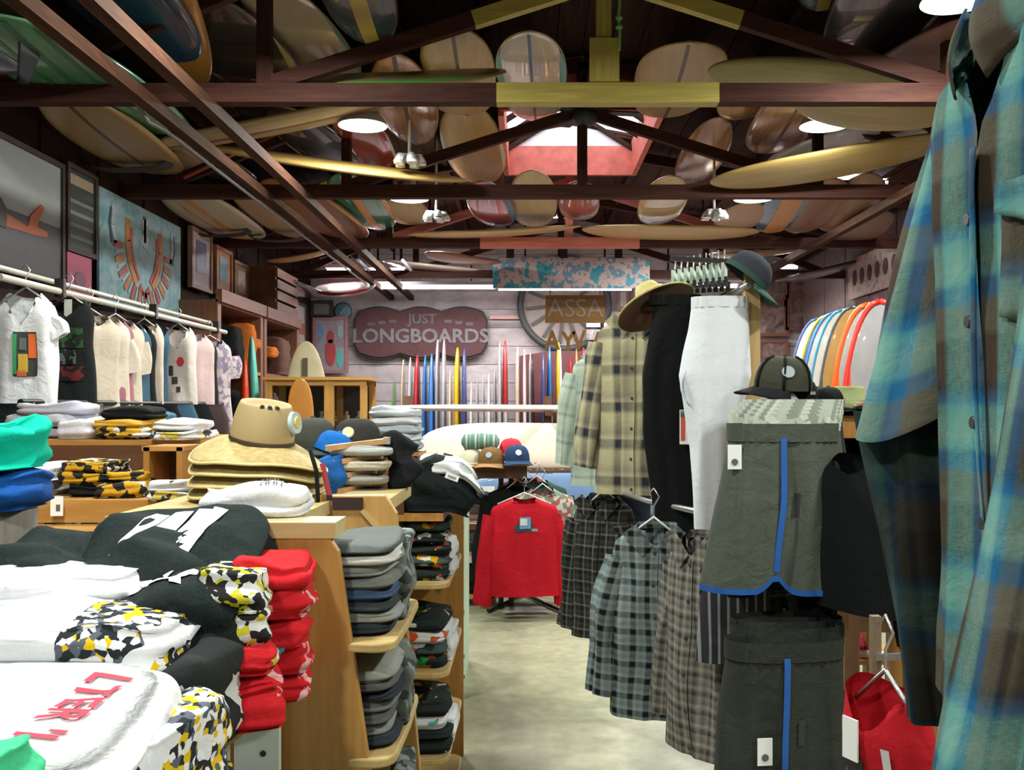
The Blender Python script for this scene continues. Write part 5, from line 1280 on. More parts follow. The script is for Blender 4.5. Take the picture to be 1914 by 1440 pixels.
    for j, (z, n, sh) in enumerate(((.946, 5, 'top'), (.616, 4, 'middle'), (.296, 4, 'bottom'))):
        for k in range(n):
            m = printed((.018, .026, .025) if (k + j) % 3 else (.05, .075, .075), RASTA, 26, .54, 9, j * 5 + k)
            if j > 0 and k == 1: m = printed((.66, .68, .68), [(.66, .68, .68), (.1, .4, .35), (.66, .68, .68), (.6, .08, .03)], 24, .55, 9, j)
            folded('folded_tee', f'{"white" if j > 0 and k == 1 else "black"} tee with red yellow green print, {ORD[k]} on the {sh} shelf of the second unit', 'tee', (-.385 + .008 * random.uniform(-1, 1), 3.78, z + .046 * (n - 1 - k)), random.uniform(-.08, .08), .18, .36, .045, m, j * 9 + k * 2.2, 1, f'printed tees on the {sh} shelf', .012, nu=34)
        folded('folded_tee', f'white tee edge showing at the aisle end of the {sh} shelf', 'tee', (-.305, 3.84, z), .0, .05, .26, .13 - .02 * j, WHITE, j * 3.3, 3, None, .012)
    t = thing('cabinet', 'plain tan cabinet with a mint green aisle side', 'cabinet', (-.50, 5.65, 0))
    TP = wood((.30, .18, .06), (.42, .28, .11), 'z', .6, .5, 'tan_panel'); MT = plain((.42, .58, .44), .5, name='mint_paint')
    MB().box((0, 0, .53), (.24, .80, 1.06)).build('body', TP, t, bevel=.004); MB().box((.128, 0, .54), (.016, .82, 1.08)).build('side_panel', MT, t)
    MB().box((0, 0, 1.07), (.28, .84, .025)).build('top', PINEY, t)
    for k, (z, c) in enumerate(((.93, (.1, .1, .1)), (.45, (.6, .02, .02)), (.2, (.02, .02, .02)), (.08, (.02, .02, .02)))): MB().tube([(.136, -.3 + .02 * k, z), (.15, -.3 + .02 * k, z)], .018 if k == 1 else .012, 8).build('knob', plain(c, .5), t)
    # hats
    ST = NT('straw'); v = ST.coord('UV', (60, 40, 1)); ck = ST.new('ShaderNodeTexChecker'); ck.inputs['Scale'].default_value = 1; ST.link(v, ck.inputs['Vector'])
    n = ST.noise(ST.coord('Object'), 60, 3)
    colr = ST.ramp(n, [(.3, (.40, .29, .10)), (.7, (.56, .44, .19))]); ST.bump(ck.outputs['Fac'], .3, .004)
    STRAW = ST.out(ST.mix(.25, colr, ck.outputs['Color'], 'MULTIPLY'), .7)
    S2 = NT('straw_crown'); wv = S2.new('ShaderNodeTexWave'); wv.inputs['Scale'].default_value = 40; S2.link(S2.coord('UV', (1.5, 1, 1)), wv.inputs['Vector'])
    STRAW2 = S2.out(S2.ramp(wv.outputs['Fac'], [(.2, (.36, .25, .11)), (.8, (.50, .38, .19))]), .7); S2.bump(wv.outputs['Fac'], .3, .004)
    EDGE = plain((.60, .49, .22), .6, name='straw_edge'); DKB = plain((.06, .035, .02), .6, name='hat_band')
    hx = (485 - CX) * 2.75 / F
    for k in range(5):
        top = k == 4
        straw_hat('top straw hat with a tall pinched crown and round badge' if top else f'straw hat brim, {ORD[4 - k]} in the stack of straw hats', (hx + .004 * random.uniform(-1, 1), 2.75, 1.352 + .030 * k), .1 * k, [STRAW, STRAW2, EDGE, DKB], .190, .045, top, .93, tilt=(.16, .06 + .03 * (k > 2)), seed=k * 2.0)
    t = USEDT2 = [o for o in bpy.data.objects if o.name.startswith('straw_hat') and o.get('label', '').startswith('top straw')][0]
    MB().tube([(.068, -.045, .095), (.082, -.055, .10)], [.033, .031], 18).build('badge', plain((.45, .55, .55), .4), t); MB().tube([(.082, -.055, .10), (.086, -.058, .101)], [.018, .016], 12).build('badge_centre', plain((.62, .52, .2), .4), t)
    t = thing('strap', 'black cord dangling from the straw hat brims', 'cord', (hx + .165, 2.66, 1.46)); MB().tube([(0, 0, .02), (.02, -.01, -.04), (.025, -.015, -.12), (.015, -.02, -.16), (.03, -.02, -.18)], .006, 6).build('cord', BLACK, t); MB().tube([(.03, -.02, -.18), (.033, -.02, -.2)], .01, 8).build('toggle', DKMETAL, t)
    t = thing('red_strap', 'thin dark red strap beside the hat brims', 'cord', (hx + .19, 2.70, 1.44)); MB().bar((0, 0, 0), (.022, -.01, -.09), .014, .005).build('strap', plain((.30, .02, .03), .6), t); MB().box((.022, -.01, -.095), (.016, .008, .014)).build('buckle', DKMETAL, t)
    folded('white_tee', 'white folded tees with small black print in front of the hats', 'tee', ((475 - CX) * 2.33 / F, 2.36, 1.337), .1, .25, .20, .065, WHITE, 31.1, 2.5, None, .022, nu=60)
    t = LAST['last']
    for k in range(2): drop_print(t, 'HHH', .028, plain((.12, .12, .14), .7), (.045, -.055 - .022 * k, 0), 0, 'print', .0, .9)
    # caps behind the hats
    zb = 1.46
    cap('black cap with a yellow round badge, beside the straw hat', (at(585, 0, 3.12).x, 3.12, zb), R(10), cloth((.05, .052, .045)), None, plain((.45, .55, .50), .4), .9, 'caps behind the straw hats', badge_side=-150)
    cap('black cap with a cream round badge, right of the blue cap', (at(668, 0, 3.14).x, 3.14, zb), R(-6), cloth((.03, .03, .026)), None, plain((.62, .56, .32), .4), .88, 'caps behind the straw hats', badge_side=-95)
    cap('bright blue cap tipped between the two black caps', (at(622, 0, 3.07).x, 3.05, zb - .01), R(70), cloth((.01, .12, .42)), cloth((.01, .15, .50)), None, .62, 'caps behind the straw hats', (.3, .25))
    folded('folded_cloth', 'crumpled blue cloth under the blue cap', 'cloth', (at(608, 0, 2.95).x, 2.95, 1.337), .3, .12, .10, .10, cloth((.015, .10, .34)), 3.2, 2)
    # riser boards + grey tees
    t = thing('riser_box', 'low brown box lifting the grey tee stack', 'box', (at(745, 0, 4.0).x, 4.0, 1.2)); MB().box((0, 0, .1), (.19, .26, .20)).build('carton', BROWNX, t, bevel=.004); MB().box((0, 0, .207), (.20, .28, .014)).build('lid', PINEX, t)
    gx = at(745, 0, 4.0).x
    for k in range(5):
        folded('grey_tee', f'pale grey folded tee, {ORD[k]} of the stack behind the black heap', 'tee', (gx + .01 * random.uniform(-1, 1), 3.98, 1.42 + .034 * (4 - k)), random.uniform(-.06, .06), .20, .25, .035, cloth([(.42, .46, .48), (.60, .62, .64), (.36, .40, .42), (.50, .53, .56), (.30, .33, .35)][k]), k * 4.1, 1.3, 'pale grey tee stack', .012)
    # stack of wooden clip hangers and dark trousers
    HW = wood((.44, .22, .09), (.60, .36, .17), 'x', 1, .4, 'hanger_wood')
    for k in range(4):
        a = at(612 + 6 * k, 838 + 27 * k, 2.92); b = at(725 - 12 * k, 824 + 27 * k, 3.05)
        t = thing('wooden_hanger', f'tan wooden clip hanger, {ORD[k]} of the pile right of the hats', 'hanger', (a + b) / 2, group='wooden hangers in the pile')
        dd = (b - a) / 2; MB().bar(-dd, dd, .03, .016).build('bar', HW, t, bevel=.003); MB().box(dd * .98, (.02, .035, .022)).build('clip', STEEL, t)
        folded('folded_trousers', f'{["grey white", "cream", "khaki grey", "dark grey"][k]} trousers folded under the {ORD[k]} wooden hanger', 'trousers', ((a + b) / 2 + Vector((0, .06, -.036)))[:], .12, .20, .2, .028, cloth([(.36, .38, .37), (.45, .42, .34), (.25, .25, .22), (.12, .11, .11)][k]), k * 2.2, 1, 'trousers in the hanger pile', .006)
    # black heap with white tee on top
    x = at(812, 0, 3.6).x
    folded('black_jacket', 'black folded jacket heaped at the aisle end of the shelves', 'jacket', (x + .0, 3.72, 1.207), .15, .27, .34, .18, cloth((.010, .013, .013), .3, .5), 41.0, 1.5, 'jackets heaped by the aisle', .035, lambda x, y, z: (x, y, z - 2.6 * max(0, x) ** 2), nu=70)
    folded('black_jacket', 'black jacket sleeve bundle beside the wooden hangers', 'jacket', (at(738, 0, 3.12).x, 3.12, 1.34), .5, .10, .16, .15, cloth((.010, .011, .012), .3, .5), 43.0, 1.2, 'jackets heaped by the aisle', .04, nu=60)
    folded('white_tee', 'white and grey tee thrown on the black jacket heap', 'tee', (at(842, 0, 3.7).x, 3.72, 1.35), .2, .23, .32, .05, printed((.72, .74, .76), [(.72, .74, .76), (.45, .47, .48), (.05, .05, .06)], 24, .55, 9, 4), 44.0, 1, None, .022, lambda x, y, z: (x, y, z - 4.5 * max(0, x + .04) ** 2), nu=50)
    t = thing('white_patch', 'small white printed patch on the black jacket heap', 'patch', at(845, 892, 3.52)); MB().box((0, 0, 0), (.05, .004, .022), rot=Matrix.Rotation(R(20), 3, 'Y')).build('patch', TAGW, t); MB().box((0, -.003, 0), (.03, .002, .008), rot=Matrix.Rotation(R(20), 3, 'Y')).build('print', plain((.3, .3, .3), .5), t)
    # cap table beyond
    t = thing('cap_shelf', 'small dark wooden shelf carrying caps above the red shirt', 'shelf', (at(940, 0, 7.55).x, 7.62, 0)); MB().box((-.03, 0, 1.09), (.44, .30, .10)).build('tray', BROWNX, t, bevel=.006); MB().box((-.03, 0, 1.145), (.48, .34, .016)).build('top', PINEX, t)
    for sx in (-.02, .06): MB().box((sx, .14, .55), (.04, .04, 1.1)).build('leg', BROWNZ, t)
    zt = 1.154
    cap('brown cap with a pale blue badge on the dark shelf', (at(918, 0, 7.5).x, 7.5, zt), R(-8), cloth((.16, .09, .03)), cloth((.30, .17, .07)), plain((.25, .33, .4), .5), 1.12, 'caps on the dark shelf')
    cap('navy cap with a white badge on the dark shelf', (at(966, 0, 7.5).x, 7.5, zt + .02), R(8), cloth((.02, .045, .11)), None, plain((.6, .62, .66), .5), 1.1, 'caps on the dark shelf')
    cap('red cap behind the navy cap', (at(955, 0, 7.7).x, 7.68, zt + .07), R(4), cloth((.50, .03, .05)), None, None, 1.05, 'caps on the dark shelf')
    cap('cream hat at the left end of the dark shelf', (at(880, 0, 7.6).x, 7.6, zt + .0), R(-20), cloth((.58, .54, .40)), None, None, 1.0, 'caps on the dark shelf')
    t = thing('beanie', 'green and grey striped rolled beanie on the caps', 'beanie', at(898, 826, 7.58)); MB().tube([(-.15, 0, 0), (-.125, 0, 0), (0, 0, .004), (.125, 0, 0), (.15, 0, 0)], [.02, .06, .066, .06, .02], 14).build('knit', stripes([(0, (.10, .22, .17)), (.4, (.45, .55, .48)), (.6, (.12, .2, .16)), (.8, (.2, .3, .26))], 'Object', 'X', 14, .9), t); MB().tube([(.12, 0, 0), (.135, 0, 0)], [.045, .03], 12).build('cuff', cloth((.08, .15, .12)), t)
    # red long sleeve shirt rack
    x = at(980, 0, 7.2).x; zt = EYE - (930 - CY) * 7.2 / F
    cols = [(printed((.30, .34, .28), [(.16, .22, .16), (.5, .45, .4), (.3, .1, .1)], 30, .4, 10, 3), 'patterned green shirt hanging behind the red shirt', .14), (BLACK, 'black shirt hanging behind the red shirt at left', -.05), (cloth((.03, .07, .055)), 'dark green shirt hanging at the right behind the red one', .10), (cloth((.22, .05, .05)), 'maroon shirt farthest back behind the red shirt', .02)]
    for k, (m, lab, dx) in enumerate(cols):
        shirt('long_sleeve_shirt', lab, 'shirt', (x + dx, 7.42 + .14 * k, zt + .05 + .02 * k), R(6 * (-1) ** k), .25, .74, .26, .08, m, (.62, 9, .075, .055), (.08, .06, 2), .018, 50 + k, 'shirts behind the red one', 36, 26)
    t, rows, pt = shirt('long_sleeve_shirt', 'bright red long sleeved shirt with a small wave print', 'shirt', (x, 7.2, zt), R(3), .255, .73, .265, .09, cloth((.42, .008, .018), .12), (.66, 8, .082, .055), (.085, .045, 2), .022, 60, None, 60, 40, cuff=cloth((.40, .008, .018)))
    decal(t, rows, pt, -.07, .06, -.25, -.19, plain((.02, .025, .03), .7), 'print_dark', .006); decal(t, rows, pt, -.035, .045, -.225, -.14, plain((.10, .25, .48), .7), 'print_blue', .010); decal(t, rows, pt, -.03, .02, -.20, -.15, plain((.5, .56, .5), .7), 'print_white', .013); decal(t, rows, pt, .05, .09, -.245, -.225, plain((.2, .22, .2), .7), 'print_dark', .008)
    hanger('white plastic hanger holding the bright red shirt', (x, 7.2, zt + .02), R(3), .2, None, plain((.75, .75, .75), .4))
    t = thing('shirt_rack', 'dark metal shirt rack with a short rail behind the red shirt', 'rack', (x, 7.55, 0)); MB().tube([(0, -.38, zt + .1), (0, .6, zt + .1)], .013, 8).build('rail', DKMETAL, t); MB().tube([(0, .55, 0), (0, .55, zt + .12)], .018, 8).build('post', DKMETAL, t)
    for s in (-1, 1): MB().tube([(0, .55, .02), (s * .28, -.1, .02)], .014, 8).build('foot', DKMETAL, t)
    for k in range(4):
        hanger(f'white hanger, {ORD1[k]} behind the red shirt', (x + [.14, -.05, .10, .02][k], 7.42 + .14 * k, zt + .07 + .02 * k), R(6), .11, 'white hangers on the shirt rack', plain((.7, .7, .68), .4))
    t = thing('shoe_rack', 'low dark shelf with a pale board left of the red shirt', 'shelf', (at(890, 0, 7.9).x, 7.9, 0)); 
    for z in (.08, .42, .72): MB().box((0, 0, z), (.30, .4, .03)).build('shelf', PINEX if z < .1 else wood((.30, .16, .13), (.42, .25, .2), 'x', 1, .5, 'pink_wood'), t)
    for s in (-1, 1): MB().box((s * .15, 0, .45), (.025, .4, .9)).build('side_panel', BROWNZ, t)
    for k in range(4): folded('folded_garment', f'dark folded garment on the low shelf left of the red shirt, {ORD1[k]} up', 'garment', (at(890, 0, 7.9).x, 7.85, [.1, .437, .737, .82][k]), 0, .24, .3, [.2, .14, .08, .07][k], [BLACK, cloth((.06, .05, .05)), cloth((.12, .1, .09)), cloth((.03, .03, .04))][k], k * 5.1, 3, 'dark garments on the low shelf')
build_gondola()
# ------------------------------------------------------------------ right hand racks
def build_right():
    # post and rails
    PW = wood((.44, .28, .10), (.62, .44, .20), 'z', 1, .5, 'post_wood')
    px0 = at(1404, 0, 4.05)
    t = thing('rack_post', 'square pine post of the right clothes rack with two rails', 'rack', (px0.x, 4.05, 0))
    MB().box((0, 0, 1.11), (.062, .062, 2.22)).build('post', PW, t, bevel=.004)
    MB().tube([(-.03, -.1, 2.10), (-.06, 1.0, 2.09), (-.38, 2.2, 1.98)], .013, 8).build('rail', STEEL, t)
    MB().tube([(-.06, -.35, 1.15), (-.38, .4, 1.16), (-.56, 1.2, 1.17)], .013, 8).build('rail', STEEL, t)
    MB().tube([(0, 0, 1.15), (-.2, .02, 1.155)], .012, 8).build('rail', STEEL, t); MB().tube([(.0, -.02, 1.62), (-.06, -1.06, 1.52)], .011, 8).build('rail', DKMETAL, t); MB().tube([(0, -.02, .95), (-.12, -1.2, .91)], .011, 8).build('rail', DKMETAL, t)
    for s in ((-.35, -.2), (.35, .1), (0, .4)): MB().bar((0, 0, .03), (s[0], s[1], .03), .05, .05).build('foot', PW, t)
    MB().bar((.0, -.035, 2.2), (-.30, .25, 2.26), .02, .02).build('arm', DKMETAL, t)
    # clip hangers in a row
    MINT = plain((.45, .56, .48), .4, name='pale_plastic')
    for k in range(9):
        c = at(1262 + 11.5 * k, 512 - 1.6 * k, 4.75 - .07 * k)
        t = thing('clip_hanger', f'pale green plastic clip hanger, {ORD1[k]} from the left in the hanging bunch', 'hanger', c, R(75), 'pale clip hangers beside the post')
        MB().box((0, 0, -.035), (.24, .012, .075)).build('plate', MINT, t); MB().tube([(0, 0, 0), (0, 0, .03), (.02, 0, .055), (0, 0, .075)], .004, 6).build('hook', STEEL, t)
        for s in (-1, 1): MB().box((s * .095, -.01, -.075), (.028, .02, .04)).build('clip', DKMETAL, t)
    # garments on the upper rail
    BEI = [(0, (.40, .37, .22)), (.30, (.52, .48, .30)), (.42, (.025, .03, .045)), (.60, (.035, .04, .05)), (.66, (.46, .43, .26)), (.80, (.24, .21, .17)), (1.0, (.40, .37, .22))]
    P1 = plaid(BEI, BEI, 6.5, 5.4, 0)
    MIN = [(0, (.42, .50, .42)), (.4, (.52, .60, .50)), (.5, (.16, .24, .22)), (.62, (.45, .53, .45)), (.8, (.30, .38, .34)), (1, (.42, .50, .42))]
    P2 = plaid(MIN, MIN, 7, 6)
    GP = [(0, (.15, .19, .19)), (.28, (.24, .30, .30)), (.40, (.008, .010, .012)), (.66, (.010, .012, .015)), (.76, (.30, .36, .36)), (1, (.15, .19, .19))]
    P3 = plaid(GP, GP, 15, 15)
    BP = [(0, (.015, .015, .014)), (.35, (.05, .05, .045)), (.5, (.01, .01, .01)), (.75, (.01, .01, .01)), (.88, (.20, .20, .18)), (1, (.015, .015, .014))]
    P4 = plaid(BP, BP, 15, 16)
    TP = [(0, (.10, .095, .08)), (.3, (.22, .21, .18)), (.45, (.02, .02, .018)), (.6, (.08, .075, .065)), (.8, (.34, .32, .28)), (1, (.10, .095, .08))]
    P5 = plaid(TP, TP, 16, 15)
    x, d = at(1135, 0, 5.7).x, 5.7
    shirt('plaid_shirt', 'pale mint checked shirt, farthest on the upper right rail', 'shirt', (x, d, 1.93), R(-25), .22, .80, .23, .08, P2, (.55, 10, .075, .055), (.08, .08, 2), .02, 71, 'shirts on the upper right rail', 48, 36, collar=P2)
    x, d = at(1188, 0, 4.85).x, 4.85
    shirt('plaid_shirt', 'beige and black plaid shirt on the upper right rail', 'shirt', (x, d, 2.06), R(-20), .20, .90, .21, .09, P1, (.64, 9, .085, .06), (.085, .09, 2), .022, 72, 'shirts on the upper right rail', 60, 44, collar=P1, placket=P1, buttons=6)
    x, d = at(1262, 0, 4.3).x, 4.3
    BKT = cloth((.006, .007, .007), .3)
    def side_trousers(lab, loc, rz, rows, m, far, seed, tagc=None):
        t = thing('trousers', lab, 'trousers', loc, R(rz), 'trousers on the upper right rail')
        fn, pt = body_fn(rows, .016, seed, 11, 1.0)
        MB().grid(fn, 64, 56).build('near_leg', m, t)
        MB().grid(sleeve_fn(far[0], far[1], far[2], far[3], seed + 4, .014, .01, .8), 26, 36).build('far_leg', m, t)
        w0 = rows[0][1]
        MB().grid(lambda u, v: ((w0 + .005) * sgp(cos(2 * pi * u), .75), (rows[0][2] + .006) * sgp(sin(2 * pi * u), .85) + .003 * sin(36 * pi * u), .006 - .045 * v), 72, 2).build('waistband', m, t)
        if tagc:
            X, Z, w, h = tagc
            c = MB().box((X, -.11, Z), (w, .003, h)).build('price_tag', TAGW, t)
            MB().box((X - w * .3, -.1125, Z), (w * .25, .001, h * .8)).build('print', plain((.6, .08, .05), .5), c); MB().box((X - w * .1, -.1125, Z + h * .38), (w * .7, .001, h * .2)).build('print', plain((.02, .3, .25), .5), c)
        return t
    x, d = at(1262, 0, 4.3).x, 4.3
    side_trousers('black trousers hanging between the plaid shirt and white trousers', (x, d, 2.09), -8, [(0, .11, .05, .02), (-.16, .125, .06, .01), (-.35, .14, .07, -.005), (-.6, .135, .07, -.01), (-1.06, .115, .06, .03)], BKT, ((.06, .07, -.3), (.08, .08, -1.06), .09, .075), 73, (.055, -.58, .075, .15))
    x, d = at(1345, 0, 3.98).x, 3.98
    t = side_trousers('white trousers hanging next to the pine post', (x, d, 2.045), -4, [(0, .112, .055, .0), (-.13, .122, .065, -.002), (-.32, .146, .08, -.018), (-.42, .125, .08, -.025), (-.62, .085, .07, -.035), (-.95, .050, .055, -.055)], cloth((.72, .75, .80), .03, .25), ((.035, .07, -.32), (-.015, .09, -.92), .085, .055), 74)
    MB().grid(lambda u, v: (-.13 - .03 * sin(pi * v) , -.05 + .05 * u, -.28 - .16 * v), 3, 8).build('pocket', cloth((.62, .65, .70), .03), t, solid=.004)
    t = thing('black_trousers_hem', 'dark jeans hanging low behind the checked shirts', 'jeans', (at(1183, 0, 5.1).x, 5.1, 1.22)); rows = [(0, .10, .05), (-.3, .085, .05), (-.8, .075, .05)]; fn, pt = body_fn(rows, .012, 5); MB().grid(fn, 30, 14).build('leg', cloth((.025, .035, .055)), t); MB().grid(lambda u, v: (.104 * cos(2 * pi * u), .052 * sin(2 * pi * u), .004 - .03 * v), 24, 2).build('waistband', cloth((.02, .03, .045)), t); t.name = 'jeans'
    # straw hat hung on the rail
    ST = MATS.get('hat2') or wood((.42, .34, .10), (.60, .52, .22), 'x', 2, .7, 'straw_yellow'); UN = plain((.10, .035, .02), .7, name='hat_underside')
    c = at(1222, 568, 4.45); up = Vector((-.34, .40, .84)).normalized(); q = up.to_track_quat('Z', 'Y')
    t = thing('straw_hat', 'yellow straw hat hung tilted on the upper right rail', 'hat', c, rot=q.to_euler())
    MB().lathe([(.19, -.02), (.15, -.012), (.075, 0), (.068, .06), (.05, .10), (.0, .105)], 32).build('crown', ST, t)
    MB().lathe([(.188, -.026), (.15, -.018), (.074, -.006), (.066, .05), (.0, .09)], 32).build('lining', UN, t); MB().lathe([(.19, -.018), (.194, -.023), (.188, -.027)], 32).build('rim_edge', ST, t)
    # dark green cap on top of the post
    c = at(1392, 520, 3.95)
    t = thing('visor_hat', 'dark green cap draped over the top of the pine post', 'cap', c, 0, None, rot=(R(6), R(38), R(0)))
    DG = cloth((.035, .075, .065)); DG2 = cloth((.035, .04, .05))
    def dome(u, v):
        a = 2 * pi * u; e = pi / 2 * v; r = cos(e) ** .6; return (.10 * r * cos(a), .11 * r * sin(a), .105 * sin(e), u, v)
    MB().grid(dome, 28, 10).build('crown', DG2, t)
    def vis(u, v):
        a = R(-70 + 140 * u); r = .10 + .085 * v * (.3 + .7 * sin(pi * u)); y = r * sin(a) * 1.05; return (r * cos(a), y, .006 - 1.2 * y * y - .015 * v, u, v)
    MB().grid(vis, 18, 5).build('visor', DG, t, solid=.005); MB().lathe([(0, .01), (.008, .006), (.009, 0)], 8, (0, 0, .102)).build('button', DG, t)
    MB().grid(lambda u, v: (.102 * cos(2 * pi * u), .112 * sin(2 * pi * u), .0 + .022 * v), 28, 2).build('sweatband', DG, t)
    # lower rail shirts
    def low(lab, px, d, ztop, rz, W, L, m, seed, sl=(.58, 8, .075, .05), amp=.034, col=None):
        shirt('plaid_shirt', lab, 'shirt', (at(px, 0, d).x, d, ztop), R(rz), W, L, W * 1.08, .085, m, sl, (.08, .08, 2), amp, seed, 'shirts on the lower right rail', 56, 40, collar=col or m, placket=m, buttons=6)
    low('black checked shirt farthest on the lower right rail', 1128, 5.0, 1.14, -35, .17, .74, P4, 81)
    low('blue grey and black checked shirt at the front of the aisle', 1228, 4.0, 1.11, -14, .185, .79, P3, 82)
    low('brown and beige checked shirt right of the blue grey one', 1318, 3.55, 1.13, -58, .18, .80, P5, 83)
    low('dark taupe checked shirt squeezed behind the brown one', 1362, 3.52, 1.12, -60, .19, .76, plaid(TP, BP, 15, 15), 84)
    low('black checked shirt behind the upper grey shorts', 1395, 3.45, 1.10, -55, .19, .74, P4, 85)
    hanger('white knobbed hanger of the black checked shirt', (at(1130, 0, 5.0).x, 5.0, 1.155), R(-35), .10, 'hangers on the lower right rail', TAGW); hanger('white knobbed hanger of the blue grey checked shirt', (at(1222, 0, 4.0).x, 4.0, 1.125), R(-14), .11, 'hangers on the lower right rail', TAGW)
    # striped shorts peeking out under the upper shorts
    t = thing('striped_shorts', 'black and grey striped shorts under the upper olive shorts', 'shorts', (at(1375, 0, 3.3).x, 3.3, .98)); rows = [(0, .12, .05), (-.25, .14, .06)]; fn, pt = body_fn(rows, .014, 91, 14); MB().grid(fn, 50, 16).build('body', stripes([(0, (.02, .02, .025)), (.72, (.24, .25, .27))], 'UV', 'X', 32, .9), t); MB().grid(lambda u, v: (.124 * cos(2 * pi * u), .053 * sin(2 * pi * u), .004 - .03 * v), 24, 2).build('waistband', BLACK, t)
    # olive shorts with blue piping
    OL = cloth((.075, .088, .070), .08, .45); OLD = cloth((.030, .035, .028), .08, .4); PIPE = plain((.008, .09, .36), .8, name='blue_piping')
    def shorts(lab, px, d, ztop, L, w0, w1, seed, rz, pipe_u=0.0, tag_at=None, notch=True, group='olive shorts with blue piping', mat=None, waist=None):
        m_ = mat or OL
        t = thing('shorts', lab, 'shorts', (at(px, 0, d).x, d, ztop), R(rz), group)
        rows = [(0, w0, .07, 0), (-.05, w0 * 1.01, .075, 0), (-L * .5, (w0 + w1) / 2 * 1.02, .09, -.01), (-L, w1, .10, -.03)]
        hemf = (lambda x, s: (.055 * max(0, 1 - abs(x - pipe_u + .0) / .06) ** 1.5 if s < 0 else 0)) if notch else None
        fn, pt = body_fn(rows, .026, seed, 14, 1.0, hem=hemf)
        MB().grid(fn, 90, 40).build('body', m_, t)
        def wb(u, v):
            a = 2 * pi * u; return ((w0 + .006) * sgp(cos(a), .75), .078 * sgp(sin(a), .85) + .003 * sin(a * 30), .012 - .055 * v, u, v)
        MB().grid(wb, 90, 2).build('waistband', waist or m_, t)
        if notch:
            def pf(u, v):
                z = -.03 - (L - .06 - .03) * v; x, y = front_pt(pt, rows, pipe_u, z); return (x + (u - .5) * .018 - .03 * v * 0, y - .006, z)
            MB().grid(pf, 1, 30).build('side_piping', PIPE, t)
            def hf(u, v):
                a = pi + pi * u; vv = 1.0
                x0 = w1 * sgp(cos(a), .75); z = -L; p = pt(a, z); zz = z + hemf(x0, sin(a)) + .007 - .018 * v
                return (p[0], p[1] - .004, zz)
            MB().grid(hf, 80, 2).build('hem_piping', PIPE, t)
            MB().grid(lambda u, v: (lambda p: (p[0], p[1] - .004, -.20 - .07 * v))(front_pt(pt, rows, pipe_u + .035 + .02 * u, -.20 - .07 * v)), 2, 4).build('pocket_mark', cloth((.04, .045, .04)), t)
        if tag_at:
            x, z, tx = tag_at
            X, Y = front_pt(pt, rows, max(-w0 * .98, min(w0 * .98, x)), z)
            c = MB().box((x, Y - .02 if abs(x) < w0 else -.05, z), (.042, .003, .075)).build('price_tag', TAGW, t); MB().tube([(x, (Y if abs(x) < w0 else -.03) - .022, z - .015), (x, (Y if abs(x) < w0 else -.03) - .024, z - .015)], .010, 10).build('print', plain((.1, .1, .12), .5), c)
        return t
    shorts('olive grey shorts with blue side piping, hung high at right', 1462, 3.0, 1.535, .495, .165, .225, 101, -4, -.01, (-.155, -.09, 0))
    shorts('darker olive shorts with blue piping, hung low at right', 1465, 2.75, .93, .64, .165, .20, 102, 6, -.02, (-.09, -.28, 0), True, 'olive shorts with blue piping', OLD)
    CRM = printed((.50, .54, .46), [(.50, .54, .46), (.30, .33, .28), (.62, .64, .58)], 50, .45, 20, 1)
    for k in range(5):
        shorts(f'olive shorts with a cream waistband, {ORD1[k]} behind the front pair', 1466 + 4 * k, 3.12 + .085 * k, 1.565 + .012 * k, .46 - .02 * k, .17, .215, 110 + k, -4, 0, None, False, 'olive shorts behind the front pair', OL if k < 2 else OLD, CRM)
    for k in range(2):
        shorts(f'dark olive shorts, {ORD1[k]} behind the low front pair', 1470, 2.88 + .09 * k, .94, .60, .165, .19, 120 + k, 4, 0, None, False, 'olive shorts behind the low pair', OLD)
    t, rows, pt = shirt('dark_jacket', 'black jacket hanging between the shorts and the plaid shirts', 'jacket', (at(1612, 0, 2.85).x, 2.85, 1.46), R(-60), .17, .46, .18, .08, BLACK, (.40, 8, .07, .06), (.08, .06, 2), .02, 131, None, 40, 28)
    shirt('dark_jacket', 'charcoal jacket behind the black one at right', 'jacket', (at(1600, 0, 3.3).x, 3.3, 1.45), R(-50), .17, .46, .18, .08, BLK2, (.36, 8, .075, .06), (.08, .06, 2), .02, 132, None, 36, 24)
    # cap on a peg, bag and figure
    cap('black mesh trucker cap on a wooden peg', (at(1463, 0, 3.62).x, 3.62, EYE - (728 - CY) * 3.62 / F), R(-62), cloth((.05, .05, .035)), cloth((.012, .012, .014)), plain((.25, .28, .3), .4), 1.08, None, (0, .1), 'trucker_cap', BLACK, -30)
    t = thing('peg_stand', 'wooden peg stand under the mesh cap', 'stand', (at(1442, 0, 3.62).x, 3.62, 1.56)); MB().bar((0, 0, 0), (0, 0, .11), .028, .028).build('peg', wood((.36, .18, .06), (.5, .28, .12), 'z', 1, .5), t); MB().box((.06, 0, -.01), (.34, .16, .02)).build('base', PINEX, t); MB().box((.06, .0, -.79), (.05, .05, 1.55)).build('leg', PINEZ, t)
    t = thing('backpack', 'black crumpled bag beside the mesh cap', 'bag', (at(1500, 0, 3.7).x, 3.7, 1.57))
    def bagf(u, v):
        a = 2 * pi * u; e = -pi / 2 + pi * v; r = cos(e) ** .5; return (.055 * r * cos(a) * (1 + .2 * nz(a, v * 4, 3)), .07 * r * sin(a), .065 + .065 * sin(e) + .01 * nz(a * 2, v * 5, 1), u, v)
    MB().grid(bagf, 24, 14).build('body', BLACK, t); MB().tube([(-.03, -.06, .1), (-.045, -.075, .06), (-.035, -.07, .02)], .008, 6).build('strap', BLK2, t); MB().box((.02, -.068, .08), (.02, .004, .012)).build('buckle', STEEL, t)
